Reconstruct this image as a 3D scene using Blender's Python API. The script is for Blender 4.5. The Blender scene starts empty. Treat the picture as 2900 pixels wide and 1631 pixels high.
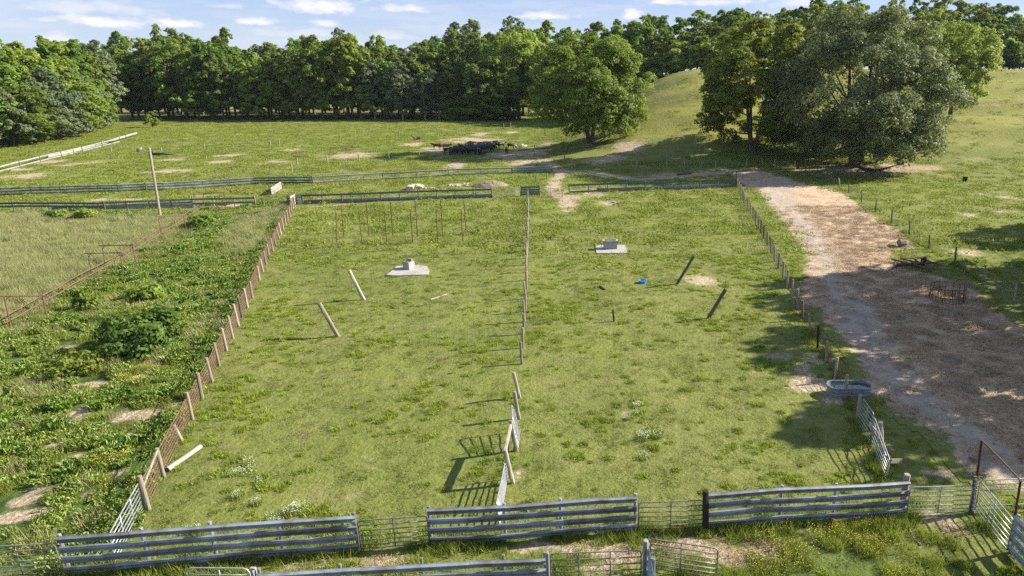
import bpy, bmesh, math, random
import numpy as np
from mathutils import Vector, Matrix
R = math.radians
rnd = random.Random(7)
scene = bpy.context.scene
COL = scene.collection

# ------------------------------------------------------------------ camera, sky, sun, exposure
W, H, F = 2900.0, 1631.0, 1933.0          # the photograph's pixels and focal length in them
CX, CY = 1740.0, 815.5
PITCH = R(17.28)
CAMZ = 17.5
cam_data = bpy.data.cameras.new('camera')
cam_data.sensor_width = 36.0
cam_data.lens = F / W * 36.0
cam_data.shift_x = -(CX - W / 2) / W
cam_data.clip_start = 0.2
cam_data.clip_end = 6000
cam = bpy.data.objects.new('camera', cam_data)
COL.objects.link(cam)
cam.location = (0, 0, CAMZ)
cam.rotation_euler = (R(90) - PITCH, 0, 0)
scene.camera = cam

SUN_EL, SUN_AZ = R(31), R(76)             # azimuth measured from +Y (view direction) towards +X
sun_dir = Vector((math.sin(SUN_AZ) * math.cos(SUN_EL), math.cos(SUN_AZ) * math.cos(SUN_EL), math.sin(SUN_EL)))
sd = bpy.data.lights.new('sun', 'SUN')
sd.energy = 5.0
sd.angle = R(0.53)
sd.color = (1.0, 0.93, 0.80)
so = bpy.data.objects.new('sun', sd)
COL.objects.link(so)
so.rotation_euler = sun_dir.to_track_quat('Z', 'Y').to_euler()
so.location = (60, 20, 60)

scene.view_settings.view_transform = 'Standard'
scene.view_settings.look = 'None'
scene.view_settings.gamma = 1.0
scene.view_settings.use_curve_mapping = False
scene.view_settings.exposure = 1.38
scene.cycles.max_bounces = 6
scene.cycles.diffuse_bounces = 3
scene.cycles.transmission_bounces = 4
scene.cycles.transparent_max_bounces = 6
scene.cycles.use_adaptive_sampling = True
scene.cycles.use_denoising = False

world = bpy.data.worlds.new('World')
scene.world = world
world.use_nodes = True


class NT:
    """tiny helper for writing node trees"""
    def __init__(self, tree):
        self.t = tree
        self.n = tree.nodes
        self.l = tree.links

    def node(self, typ, **kw):
        nd = self.n.new(typ)
        for k, v in kw.items():
            setattr(nd, k, v)
        return nd

    def put(self, sock, v):
        if isinstance(v, bpy.types.NodeSocket):
            self.l.new(v, sock)
        elif v is not None:
            sock.default_value = v

    def math(self, op, a, b=None, c=None, clamp=False):
        nd = self.node('ShaderNodeMath', operation=op, use_clamp=clamp)
        self.put(nd.inputs[0], a)
        if b is not None:
            self.put(nd.inputs[1], b)
        if c is not None:
            self.put(nd.inputs[2], c)
        return nd.outputs[0]

    def mix(self, f, a, b, blend='MIX'):
        nd = self.node('ShaderNodeMix', data_type='RGBA', blend_type=blend)
        self.put(nd.inputs[0], f)
        self.put(nd.inputs[6], (*a, 1) if isinstance(a, tuple) and len(a) == 3 else a)
        self.put(nd.inputs[7], (*b, 1) if isinstance(b, tuple) and len(b) == 3 else b)
        return nd.outputs[2]

    def noise(self, vec, scale, detail=3, rough=0.55, dist=0.0):
        nd = self.node('ShaderNodeTexNoise')
        nd.inputs['Scale'].default_value = scale
        nd.inputs['Detail'].default_value = detail
        nd.inputs['Roughness'].default_value = rough
        nd.inputs['Distortion'].default_value = dist
        if vec is not None:
            self.l.new(vec, nd.inputs['Vector'])
        return nd.outputs[0]

    def ramp(self, f, a, b):
        nd = self.node('ShaderNodeMapRange', interpolation_type='SMOOTHSTEP')
        self.put(nd.inputs[0], f)
        nd.inputs[1].default_value = a
        nd.inputs[2].default_value = b
        return nd.outputs[0]

    def scalevec(self, vec, s):
        nd = self.node('ShaderNodeMapping')
        self.l.new(vec, nd.inputs[0])
        nd.inputs['Scale'].default_value = s
        return nd.outputs[0]


def pix_dir(x, y):
    u, v = (x - CX) / F, (CY - y) / F
    d = Vector((u, math.cos(PITCH) + v * math.sin(PITCH), -math.sin(PITCH) + v * math.cos(PITCH)))
    return d.normalized()


def build_world():
    N = NT(world.node_tree)
    for nd in list(N.n):
        N.n.remove(nd)
    out = N.node('ShaderNodeOutputWorld')
    bg = N.node('ShaderNodeBackground')
    bg.inputs[1].default_value = 0.082
    N.l.new(bg.outputs[0], out.inputs[0])
    sky = N.node('ShaderNodeTexSky', sky_type='NISHITA')
    sky.sun_disc = False
    sky.sun_elevation = SUN_EL
    sky.sun_rotation = SUN_AZ
    sky.air_density = 1.0
    sky.dust_density = 0.6
    sky.ozone_density = 2.2
    sky.altitude = 150
    tc = N.node('ShaderNodeTexCoord')
    sep = N.node('ShaderNodeSeparateXYZ')
    N.l.new(tc.outputs['Generated'], sep.inputs[0])
    az = N.math('ARCTAN2', sep.outputs[0], sep.outputs[1])
    el = N.math('ARCSINE', sep.outputs[2])
    comb = N.node('ShaderNodeCombineXYZ')
    N.l.new(az, comb.inputs[0]); N.l.new(N.math('MULTIPLY', el, 2.4), comb.inputs[1])
    n1 = N.noise(comb.outputs[0], 28, 6, 0.62)
    n2 = N.noise(comb.outputs[0], 7, 3, 0.6)
    nn = N.math('SUBTRACT', n1, 0.5)
    total = None
    # small fair-weather cumulus where the photograph has them: (x, y, half width, half height, weight)
    clouds = [(230, 22, 150, 26, .5), (135, 57, 42, 10, .55), (285, 66, 130, 15, .95), (485, 68, 66, 17, 1.0),
              (705, 62, 60, 13, .85), (165, 118, 50, 17, .6), (905, 22, 150, 27, .9), (1165, 28, 75, 15, .8),
              (925, 68, 55, 12, .75), (835, 96, 120, 16, .4), (1105, 104, 90, 14, .45), (1555, 47, 110, 14, .85),
              (1785, 46, 40, 16, 1.0), (1870, 6, 80, 14, .9), (2045, 6, 150, 17, .7), (640, 18, 60, 10, .4),
              (2260, 12, 110, 18, .6), (2620, -60, 200, 30, .8), (1500, -90, 260, 35, .9), (500, -110, 260, 35, .9),
              (-220, 40, 150, 24, .9), (3150, 30, 180, 26, .8)]
    for (cx, cy, hw, hh, wt) in clouds:
        d = pix_dir(cx, cy)
        a0, e0 = math.atan2(d.x, d.y), math.asin(d.z)
        du = N.math('MULTIPLY', N.math('SUBTRACT', az, a0), F / hw)
        dv = N.math('MULTIPLY', N.math('SUBTRACT', el, e0), F / (hh * 1.35))
        # flat underside: the lower half falls off faster
        dv = N.math('MAXIMUM', dv, N.math('MULTIPLY', dv, -1.9))
        r2 = N.math('ADD', N.math('MULTIPLY', du, du), N.math('MULTIPLY', dv, dv))
        dens = N.math('ADD', N.math('SUBTRACT', 1.0, N.math('SQRT', r2)), N.math('MULTIPLY', nn, 2.6))
        dens = N.math('MULTIPLY', N.ramp(dens, 0.0, 0.9), wt)
        total = dens if total is None else N.math('MAXIMUM', total, dens)
    high = N.math('MULTIPLY', N.ramp(n2, 0.56, 0.74), N.ramp(el, 0.16, 0.3))
    total = N.math('MAXIMUM', total, N.math('MULTIPLY', high, 0.7))
    veil = N.math('MULTIPLY', N.ramp(N.noise(N.scalevec(comb.outputs[0], (1, 3, 1)), 6, 5, 0.6), 0.4, 0.8), 0.35)
    total = N.math('MAXIMUM', total, veil)
    base = N.mix(N.math('MULTIPLY_ADD', N.ramp(el, 0.12, 0.5), -0.4, 0.82), sky.outputs[0], N.mix(N.ramp(el, -0.01, 0.12), (2.9, 3.35, 4.15), (1.9, 2.55, 4.1)))
    col = N.mix(total, base, (5.0, 4.8, 4.9))
    N.l.new(col, bg.inputs[0])


build_world()

# ------------------------------------------------------------------ terrain and pixel-to-ground
def sst(t):
    t = np.clip(t, 0, 1)
    return t * t * (3 - 2 * t)


def terr(X, Y):
    X = np.asarray(X, float); Y = np.asarray(Y, float)
    hill = 19.3 * sst((Y - 120) / 112.0) * sst((X + 28 - 0.05 * (Y - 150)) / 52.0)
    ter = sst((Y - 130) / 30.0) * sst((X + 10) / 30.0)
    hill = hill + ter * (0.55 * np.sin(Y * 0.33 + X * 0.05) + 0.35 * np.sin(Y * 0.61 - X * 0.09 + 1.0)) * sst((245 - Y) / 40)
    low = 0.05 * np.sin(X * 0.31 + 0.6) * np.cos(Y * 0.23) + 0.035 * np.sin(X * 0.83 + Y * 0.37)
    mid = 0.25 * np.sin(X * 0.045 + 1.3) * np.cos(Y * 0.06) * sst((Y - 95) / 40)
    return hill + low + mid


def ht(x, y):
    return float(terr(x, y))


def G(px, py, z=None, above=0.0):
    """world point where the ray of a photograph pixel meets the terrain (+above), or the level z"""
    d = pix_dir(px, py)
    if z is not None:
        t = (z - CAMZ) / d.z
        return Vector((d.x * t, d.y * t, z))
    ts = np.concatenate([np.arange(15, 140, 0.25), np.arange(140, 700, 0.5)])
    gap = CAMZ + d.z * ts - terr(d.x * ts, d.y * ts) - above
    idx = np.where(gap < 0)[0]
    if len(idx) == 0:
        t = 420
    else:
        i = idx[0]
        if i == 0:
            t = ts[0]
        else:
            g0, g1 = gap[i - 1], gap[i]
            t = ts[i - 1] + (ts[i] - ts[i - 1]) * g0 / (g0 - g1)
    x, y = d.x * t, d.y * t
    return Vector((x, y, ht(x, y) + above))


def tile(x0, y0, s):
    return lambda x, y: (x0 + x / s, y0 + y / s)


S1 = 3.5517
A1, A2, A3, A4 = [tile(725 * i, 0, S1) for i in range(4)]
B1, B2, B3, B4 = [tile(725 * i, 400, S1) for i in range(4)]
C1, C2, C3, C4 = [tile(725 * i, 800, S1) for i in range(4)]
D1, D2, D3, D4 = [tile(725 * i, 1223, S1) for i in range(4)]
E1 = tile(1180, 340, 6.133); E2 = tile(2300, 1080, 4.528); E3 = tile(1250, 1020, 3.02)
E4 = tile(480, 1440, 3.578); E5 = tile(2040, 470, 3.369); E6 = tile(2500, 680, 6.44)
E7 = tile(1500, 1480, 4.293); E8 = tile(2560, 1230, 3.614)


def g(t, x, y, above=0.0):
    return G(*t(x, y), above=above)


# ------------------------------------------------------------------ mesh helpers
def tag(o, label=None, cat=None, group=None, kind=None):
    if label: o['label'] = label
    if cat: o['category'] = cat
    if group: o['group'] = group
    if kind: o['kind'] = kind
    return o


def empty(name, loc, label=None, cat=None, group=None, kind=None):
    o = bpy.data.objects.new(name, None)
    COL.objects.link(o)
    o.location = loc
    o.empty_display_size = 0.3
    return tag(o, label, cat, group, kind)


class MB:
    def __init__(self):
        self.v = []
        self.f = []

    def add(self, vs, fs):
        b = len(self.v)
        self.v += [tuple(p) for p in vs]
        self.f += [tuple(b + i for i in q) for q in fs]

    def tube(self, pts, r, n=6, cap=True, r2=None):
        pts = [Vector(p) for p in pts]
        m = len(pts)
        rings = []
        up = None
        for i, p in enumerate(pts):
            t = (pts[min(i + 1, m - 1)] - pts[max(i - 1, 0)])
            if t.length < 1e-6:
                t = Vector((0, 0, 1))
            t.normalize()
            if up is None:
                up = Vector((0, 0, 1)) if abs(t.z) < 0.9 else Vector((0, 1, 0))
            a = t.cross(up)
            if a.length < 1e-4:
                a = t.cross(Vector((1, 0, 0)))
            a.normalize()
            bb = t.cross(a)
            up = -bb if bb.dot(up) < 0 else bb
            if isinstance(r, (list, tuple)):
                rr = r[i]
            else:
                rr = r if r2 is None else r + (r2 - r) * i / (m - 1)
            rings.append([p + (a * math.cos(2 * math.pi * k / n) + bb * math.sin(2 * math.pi * k / n)) * rr for k in range(n)])
        vs = [q for rg in rings for q in rg]
        fs = []
        for i in range(m - 1):
            for k in range(n):
                k2 = (k + 1) % n
                fs.append((i * n + k, i * n + k2, (i + 1) * n + k2, (i + 1) * n + k))
        if cap:
            fs.append(tuple(range(n))[::-1])
            fs.append(tuple((m - 1) * n + k for k in range(n)))
        self.add(vs, fs)
        return self

    def box(self, c, s, ax=None, ay=None, az=None):
        c = Vector(c)
        ax = (ax or Vector((1, 0, 0))) * (s[0] / 2)
        ay = (ay or Vector((0, 1, 0))) * (s[1] / 2)
        az = (az or Vector((0, 0, 1))) * (s[2] / 2)
        vs = [c + ax * i + ay * j + az * k for k in (-1, 1) for j in (-1, 1) for i in (-1, 1)]
        self.add(vs, [(0, 2, 3, 1), (4, 5, 7, 6), (0, 1, 5, 4), (2, 6, 7, 3), (0, 4, 6, 2), (1, 3, 7, 5)])
        return self

    def beam(self, a, b, w, h, up=Vector((0, 0, 1))):
        """a board from a to b, w thick sideways, h tall"""
        a, b = Vector(a), Vector(b)
        t = (b - a).normalized()
        s = t.cross(up)
        if s.length < 1e-4:
            s = Vector((1, 0, 0))
        s.normalize()
        u = s.cross(t)
        return self.box((a + b) / 2, ((b - a).length, w, h), t, s, u)

    def prof(self, a, b, prof, side, up=Vector((0, 0, 1)), cap=True):
        """closed profile [(d, z)] swept from a to b; d along `side`, z along up"""
        n = len(prof)
        vs = [Vector(a) + side * d + up * z for d, z in prof] + [Vector(b) + side * d + up * z for d, z in prof]
        fs = [(k, (k + 1) % n, n + (k + 1) % n, n + k) for k in range(n)]
        self.add(vs, fs)
        if cap == 'strip':
            pass
        return self

    def build(self, name, mat, parent=None, smooth=False):
        me = bpy.data.meshes.new(name)
        off = parent.location if parent is not None else Vector((0, 0, 0))
        me.from_pydata([(p[0] - off[0], p[1] - off[1], p[2] - off[2]) for p in self.v], [], self.f)
        me.materials.append(mat)
        if smooth:
            me.polygons.foreach_set('use_smooth', [True] * len(me.polygons))
        o = bpy.data.objects.new(name, me)
        COL.objects.link(o)
        if parent is not None:
            o.parent = parent
        return o


def link(name, me, parent=None):
    o = bpy.data.objects.new(name, me)
    COL.objects.link(o)
    if parent is not None:
        o.parent = parent
    return o


def np_mesh(name, verts, faces, mats, attrs=None, smooth=False):
    verts = np.asarray(verts, np.float32)
    faces = np.asarray(faces, np.int32)
    me = bpy.data.meshes.new(name)
    nv, nf, k = len(verts), len(faces), faces.shape[1]
    me.vertices.add(nv)
    me.vertices.foreach_set('co', verts.ravel())
    me.loops.add(nf * k)
    me.loops.foreach_set('vertex_index', faces.ravel())
    me.polygons.add(nf)
    me.polygons.foreach_set('loop_start', np.arange(nf, dtype=np.int32) * k)
    me.polygons.foreach_set('loop_total', np.full(nf, k, np.int32))
    if smooth:
        me.polygons.foreach_set('use_smooth', np.ones(nf, bool))
    me.update(calc_edges=True)
    for nm, arr in (attrs or {}).items():
        at = me.attributes.new(nm, 'FLOAT', 'POINT')
        at.data.foreach_set('value', np.asarray(arr, np.float32))
    for m in (mats if isinstance(mats, (list, tuple)) else [mats]):
        me.materials.append(m)
    return me


# ------------------------------------------------------------------ materials
def new_mat(name):
    m = bpy.data.materials.new(name)
    m.use_nodes = True
    N = NT(m.node_tree)
    b = m.node_tree.nodes['Principled BSDF']
    return m, N, b


def pos(N):
    return N.node('ShaderNodeNewGeometry').outputs['Position']


def objrand(N):
    return N.node('ShaderNodeObjectInfo').outputs['Random']


def local(N):
    return N.node('ShaderNodeTexCoord').outputs['Object']


def grass_group():
    """colour of the pasture by place: greens, yellow buttercup drifts, worn brownish spots"""
    gt = bpy.data.node_groups.new('pasture_colour', 'ShaderNodeTree')
    gt.interface.new_socket('Color', in_out='OUTPUT', socket_type='NodeSocketColor')
    N = NT(gt)
    out = N.node('NodeGroupOutput')
    p = pos(N)
    n0 = N.noise(p, 0.025, 3, 0.6)
    n1 = N.noise(p, 0.16, 4, 0.6, 0.4)
    n2 = N.noise(p, 0.75, 4, 0.65)
    n3 = N.noise(p, 3.2, 3, 0.6)
    c = N.mix(N.ramp(n1, 0.36, 0.68), (0.126, 0.150, 0.036), (0.162, 0.180, 0.042))
    c = N.mix(N.math('MULTIPLY', N.ramp(n0, 0.42, 0.62), 0.6), c, (0.176, 0.178, 0.054))
    c = N.mix(N.math('MULTIPLY', N.ramp(n2, 0.60, 0.80), 0.55), c, (0.245, 0.265, 0.035))
    c = N.mix(N.math('MULTIPLY', N.ramp(n2, 0.42, 0.28), 0.35), c, (0.090, 0.125, 0.032))
    wn = N.noise(N.scalevec(p, (1, 1, 0)), 0.33, 5, 0.7)
    c = N.mix(N.math('MULTIPLY', N.ramp(wn, 0.50, 0.76), 0.55), c, (0.215, 0.178, 0.088))
    fine = N.noise(p, 9.0, 4, 0.75)
    c = N.mix(N.math('MULTIPLY', N.ramp(fine, 0.50, 0.32), 0.55), c, (0.085, 0.100, 0.030))
    c = N.mix(N.math('MULTIPLY', N.ramp(fine, 0.56, 0.70), 0.45), c, (0.250, 0.250, 0.085))
    sp = N.node('ShaderNodeSeparateXYZ')
    N.l.new(p, sp.inputs[0])
    dry = N.math('MULTIPLY', N.ramp(sp.outputs[2], 1.0, 6.0), 0.8)
    c = N.mix(dry, c, N.mix(N.noise(p, 0.3, 4, 0.65), (0.235, 0.210, 0.062), (0.185, 0.198, 0.042)))
    scar = N.noise(N.scalevec(p, (0.05, 0.35, 0.9)), 1.0, 5, 0.65, 0.8)
    c = N.mix(N.math('MULTIPLY', N.math('MULTIPLY', N.ramp(scar, 0.56, 0.68), N.ramp(sp.outputs[2], 1.0, 4.0)), 0.6), c, (0.150, 0.100, 0.055))
    v = N.math('MULTIPLY_ADD', n3, 0.7, 0.65)
    c = N.mix(1.0, c, v, 'MULTIPLY')
    N.l.new(c, out.inputs[0])
    return gt


GG = grass_group()


def gg(N):
    nd = N.node('ShaderNodeGroup')
    nd.node_tree = GG
    return nd.outputs[0]


def dirt_col(N, p):
    a = N.noise(p, 0.6, 5, 0.65)
    b = N.noise(p, 5.0, 4, 0.7)
    c = N.mix(N.ramp(a, 0.3, 0.7), (0.42, 0.330, 0.235), (0.54, 0.450, 0.345))
    return N.mix(N.ramp(b, 0.62, 0.40), c, (0.25, 0.175, 0.110))


def mat_ground():
    m, N, b = new_mat('pasture_ground')
    p = pos(N)
    def at(nm):
        nd = N.node('ShaderNodeAttribute'); nd.attribute_name = nm
        return nd.outputs['Fac']
    c = gg(N)
    tallc = N.mix(N.noise(p, 0.35, 4, 0.6), (0.10, 0.13, 0.045), (0.19, 0.20, 0.085))
    c = N.mix(at('tall'), c, tallc)
    weedc = N.mix(N.ramp(N.noise(p, 0.5, 5, 0.65), 0.35, 0.65), (0.035, 0.065, 0.016), (0.10, 0.14, 0.03))
    c = N.mix(at('weed'), c, weedc)
    e = N.math('ADD', at('dirt'), N.math('MULTIPLY', N.math('SUBTRACT', N.noise(p, 1.3, 6, 0.7), 0.5), 1.6))
    e = N.math('ADD', e, N.math('MULTIPLY', N.math('SUBTRACT', N.noise(p, 0.28, 4, 0.65), 0.5), 1.5))
    e2 = N.math('MULTIPLY', N.ramp(e, 0.38, 0.95), 0.92)
    c = N.mix(N.math('MULTIPLY', e2, N.ramp(at('dirt'), 0.0, 0.12)), c, dirt_col(N, p))
    N.l.new(c, b.inputs['Base Color'])
    b.inputs['Roughness'].default_value = 0.95
    b.inputs['Specular IOR Level'].default_value = 0.1
    bm = N.node('ShaderNodeBump')
    bm.inputs['Strength'].default_value = 0.9
    bm.inputs['Distance'].default_value = 0.12
    hh = N.math('ADD', N.noise(p, 4.5, 5, 0.7), N.math('MULTIPLY', N.noise(p, 1.1, 3, 0.6), 1.2))
    N.l.new(hh, bm.inputs['Height'])
    N.l.new(bm.outputs[0], b.inputs['Normal'])
    return m


def leafy(name, colfn, rough=0.55, trans=0.35, spec=0.25):
    m = bpy.data.materials.new(name)
    m.use_nodes = True
    N = NT(m.node_tree)
    b = m.node_tree.nodes['Principled BSDF']
    out = m.node_tree.nodes['Material Output']
    c = colfn(N)
    N.l.new(c, b.inputs['Base Color'])
    b.inputs['Roughness'].default_value = rough
    b.inputs['Specular IOR Level'].default_value = spec
    tr = N.node('ShaderNodeBsdfTranslucent')
    N.l.new(N.mix(0.35, c, (0.22, 0.30, 0.02)), tr.inputs[0])
    mx = N.node('ShaderNodeMixShader')
    mx.inputs[0].default_value = trans
    N.l.new(b.outputs[0], mx.inputs[1])
    N.l.new(tr.outputs[0], mx.inputs[2])
    N.l.new(mx.outputs[0], out.inputs[0])
    return m


def crown_mat(name, dark, light, trans=0.35):
    def fn(N):
        nd = N.node('ShaderNodeAttribute'); nd.attribute_name = 'tone'
        c = N.mix(nd.outputs['Fac'], dark, light)
        r = objrand(N)
        h = N.node('ShaderNodeHueSaturation')
        N.l.new(c, h.inputs['Color'])
        N.l.new(N.math('MULTIPLY_ADD', r, 0.05, 0.475), h.inputs['Hue'])
        N.l.new(N.math('MULTIPLY_ADD', N.math('FRACT', N.math('MULTIPLY', r, 7.13)), 0.55, 0.72), h.inputs['Value'])
        h.inputs['Saturation'].default_value = 0.95
        return h.outputs[0]
    return leafy(name, fn, 0.55, trans, 0.2)


def simple(name, col, rough=0.8, metal=0.0, var=0.25, scale=3.0, spec=0.3, col2=None, bump=0.0, randv=0.0, stretch=None):
    m, N, b = new_mat(name)
    p = local(N)
    if stretch:
        p = N.scalevec(p, stretch)
    n = N.noise(p, scale, 5, 0.65)
    c2 = col2 or tuple(x * (1 - var) for x in col)
    c = N.mix(N.ramp(n, 0.35, 0.68), col, c2)
    if randv:
        c = N.mix(1.0, c, N.math('MULTIPLY_ADD', objrand(N), randv, 1 - randv / 2), 'MULTIPLY')
    N.l.new(c, b.inputs['Base Color'])
    b.inputs['Roughness'].default_value = rough
    b.inputs['Metallic'].default_value = metal
    b.inputs['Specular IOR Level'].default_value = spec
    if bump:
        bm = N.node('ShaderNodeBump')
        bm.inputs['Strength'].default_value = bump
        bm.inputs['Distance'].default_value = 0.01
        N.l.new(N.noise(p, scale * 6, 3, 0.6), bm.inputs['Height'])
        N.l.new(bm.outputs[0], b.inputs['Normal'])
    return m


M = {}
M['ground'] = mat_ground()
M['wood'] = simple('weathered_wood', (0.30, 0.265, 0.205), 0.9, col2=(0.165, 0.140, 0.105), scale=2.0, stretch=(6, 6, 1), randv=0.5, bump=0.4)
M['darkwood'] = simple('dark_old_wood', (0.13, 0.11, 0.085), 0.9, col2=(0.07, 0.06, 0.05), scale=2.5, stretch=(6, 6, 1), randv=0.5)
M['tar'] = simple('tarred_wood', (0.022, 0.019, 0.018), 0.7, scale=4)
M['palewood'] = simple('bleached_wood', (0.38, 0.35, 0.30), 0.85, col2=(0.27, 0.24, 0.20), scale=2, randv=0.2)
M['galv'] = simple('galvanised_steel', (0.30, 0.325, 0.35), 0.45, 0.3, col2=(0.18, 0.19, 0.20), scale=1.5, spec=0.5, randv=0.3, stretch=(1, 3, 3))
M['galvold'] = simple('old_galvanised_rail', (0.255, 0.275, 0.30), 0.5, 0.15, col2=(0.125, 0.120, 0.112), scale=1.2, spec=0.5, randv=0.6)
M['pipe'] = simple('galvanised_pipe', (0.44, 0.45, 0.46), 0.4, 0.5, col2=(0.30, 0.30, 0.295), scale=3, spec=0.5)
M['pipeold'] = simple('dull_grey_pipe', (0.27, 0.27, 0.255), 0.55, 0.4, col2=(0.17, 0.145, 0.12), scale=3)
M['rust'] = simple('rusty_steel', (0.17, 0.095, 0.060), 0.85, 0.1, col2=(0.095, 0.055, 0.040), scale=5, randv=0.3)
M['rustlight'] = simple('rusty_wire', (0.195, 0.115, 0.075), 0.85, 0.1, col2=(0.12, 0.07, 0.048), scale=5, randv=0.2)
M['redpaint'] = simple('dark_red_painted_pipe', (0.10, 0.028, 0.026), 0.55, 0.1, col2=(0.06, 0.022, 0.02), scale=4)
M['wire'] = simple('galvanised_wire', (0.30, 0.30, 0.28), 0.5, 0.4, scale=3)
M['concrete'] = simple('concrete', (0.36, 0.34, 0.31), 0.9, col2=(0.24, 0.225, 0.20), scale=1.6, bump=0.3)
M['concretedark'] = simple('grimy_concrete', (0.29, 0.265, 0.235), 0.9, col2=(0.18, 0.155, 0.135), scale=0.8)
M['white'] = simple('whitewashed_board', (0.29, 0.285, 0.27), 0.85, col2=(0.20, 0.195, 0.18), scale=1.5, randv=0.15)
M['bluegrey'] = simple('blue_grey_board', (0.095, 0.130, 0.140), 0.7, col2=(0.06, 0.085, 0.095), scale=1.0, randv=0.3)
M['greyboard'] = simple('grey_board', (0.20, 0.205, 0.195), 0.8, col2=(0.13, 0.135, 0.13), scale=1.0, randv=0.35)
M['rock'] = simple('tan_rock', (0.50, 0.405, 0.30), 0.9, col2=(0.36, 0.28, 0.20), scale=1.5, bump=0.5, randv=0.25)
M['paler'] = simple('pale_rubble', (0.36, 0.33, 0.29), 0.9, col2=(0.25, 0.225, 0.19), scale=3, randv=0.2)
M['soil'] = simple('heaped_soil', (0.26, 0.205, 0.145), 0.95, col2=(0.14, 0.11, 0.075), scale=3, bump=0.6)
M['blue'] = simple('blue_plastic', (0.02, 0.26, 0.60), 0.4, var=0.15, spec=0.5)
M['black'] = simple('black_rubber', (0.02, 0.02, 0.022), 0.7, var=0.3)
M['bark'] = simple('tree_bark', (0.13, 0.105, 0.08), 0.95, col2=(0.07, 0.055, 0.042), scale=2.5, stretch=(3, 3, 0.6), bump=0.6, randv=0.3)
M['barkpale'] = simple('pale_bark', (0.36, 0.33, 0.28), 0.9, col2=(0.18, 0.16, 0.13), scale=1.5, randv=0.3)
M['cowblack'] = simple('black_hide', (0.022, 0.019, 0.018), 0.5, var=0.4, scale=3)
M['cowbrown'] = simple('red_brown_hide', (0.115, 0.045, 0.028), 0.65, var=0.4, scale=3)
M['water'] = simple('tank_water', (0.03, 0.045, 0.055), 0.06, var=0.2, spec=0.6)
M['roofmetal'] = simple('white_roof_sheet', (0.66, 0.66, 0.64), 0.5, 0.2, var=0.1)
M['rope'] = simple('pale_rope', (0.45, 0.43, 0.38), 0.9)

# ------------------------------------------------------------------ areas of the ground, traced on the ground plane
SP = 2900 / 2576.0


def poly(pts, t=None, s=1.0):
    out = []
    for p in pts:
        q = t(*p) if t else (p[0] * s, p[1] * s)
        w = G(*q)
        out.append((w.x, w.y))
    return np.array(out)


def inside(P, X, Y):
    r = np.zeros(X.shape, bool)
    n = len(P)
    for i in range(n):
        x1, y1 = P[i]; x2, y2 = P[(i + 1) % n]
        if y1 == y2:
            continue
        c = ((y1 > Y) != (y2 > Y)) & (X < (x2 - x1) * (Y - y1) / (y2 - y1) + x1)
        r ^= c
    return r


def pdist(P, X, Y, closed=True):
    """distance to a polyline"""
    d = np.full(X.shape, 1e9)
    n = len(P)
    for i in range(n if closed else n - 1):
        x1, y1 = P[i]; x2, y2 = P[(i + 1) % n]
        L = (x2 - x1) ** 2 + (y2 - y1) ** 2 + 1e-9
        t = np.clip(((X - x1) * (x2 - x1) + (Y - y1) * (y2 - y1)) / L, 0, 1)
        d = np.minimum(d, np.hypot(X - x1 - t * (x2 - x1), Y - y1 - t * (y2 - y1)))
    return d


def soft(P, X, Y, w):
    """1 inside, falling to 0 over w metres across the edge"""
    X = np.asarray(X, float); Y = np.asarray(Y, float)
    res = np.zeros(X.shape)
    x0, y0 = P.min(0) - w; x1, y1 = P.max(0) + w
    m = (X > x0) & (X < x1) & (Y > y0) & (Y < y1)
    if m.any():
        xs, ys = X[m], Y[m]
        sd_ = pdist(P, xs, ys) * np.where(inside(P, xs, ys), 1, -1)
        res[m] = np.clip(0.5 + sd_ / (2 * w), 0, 1)
    return res


P_LEFT = poly([(-140, 545), (-60, 532), (180, 532), (400, 540), (560, 527), (735, 505), (660, 655), (560, 850), (455, 1095), (372, 1285),
               (275, 1400), (160, 1446), (-40, 1449), (-320, 1449), (-320, 900)], s=SP)
P_PALE = poly([(-140, 548), (180, 545), (395, 552), (500, 545), (400, 625), (240, 700), (110, 770), (-40, 850), (-320, 900)], s=SP)
P_PALE2 = poly([(600, 545), (715, 520), (660, 620), (600, 640), (570, 590)], s=SP)
P_FRONT = poly([(-60, 1449), (160, 1442), (905, 1385), (1080, 1370), (1600, 1335), (1780, 1330), (2280, 1300), (2440, 1290), (2600, 1290),
                (2700, 1449), (2600, 1700), (1200, 1800), (-60, 1750)], s=SP)
P_YEL = poly([(1850, 1400), (1950, 1350), (2080, 1330), (2160, 1350), (2300, 1400), (2420, 1470), (2400, 1600), (1850, 1600)], s=SP)
P_TRACK = poly([(2040, 352), (2172, 330), (2380, 258), (2480, 215), (2700, 200), (2860, 214), (2990, 290), (3270, 560), (3480, 860), (3300, 1040),
                (3050, 1100), (3130, 1180), (3320, 1230), (3560, 1260)], t=None) if False else None
trk_left = [E5(380, 258), E5(430, 330), E5(560, 480), E5(700, 640), E5(800, 790), E5(840, 900), E5(820, 1010), E5(770, 1120), E5(800, 1320),
            C4(560, 260), C4(620, 420), C4(780, 560), C4(900, 740), C4(1000, 900), C4(1010, 1080), C4(1200, 1230), C4(1500, 1400),
            D4(1780, 20), D4(1900, 250), D4(2060, 420), D4(2500, 560), D4(3000, 600)]
trk_right = [D4(3400, 400), C4(3300, 900), C4(2900, 620), C4(2500, 430), C4(2350, 330), C4(2180, 250), C4(2130, 130), C4(1960, 10),
             B4(1800, 1390), B4(1540, 1330), B4(1300, 1260), B4(1225, 1180), B4(1260, 1110), B4(1480, 1085), B4(1310, 905), B4(1120, 810),
             B4(980, 690), B4(820, 580), B4(700, 500), B4(560, 470), B4(330, 420), B4(100, 330), B3(2420, 290), B3(2200, 320), B3(2300, 420)]
P_TRACK = np.array([tuple(G(*q).xy) for q in trk_left + trk_right])
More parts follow.
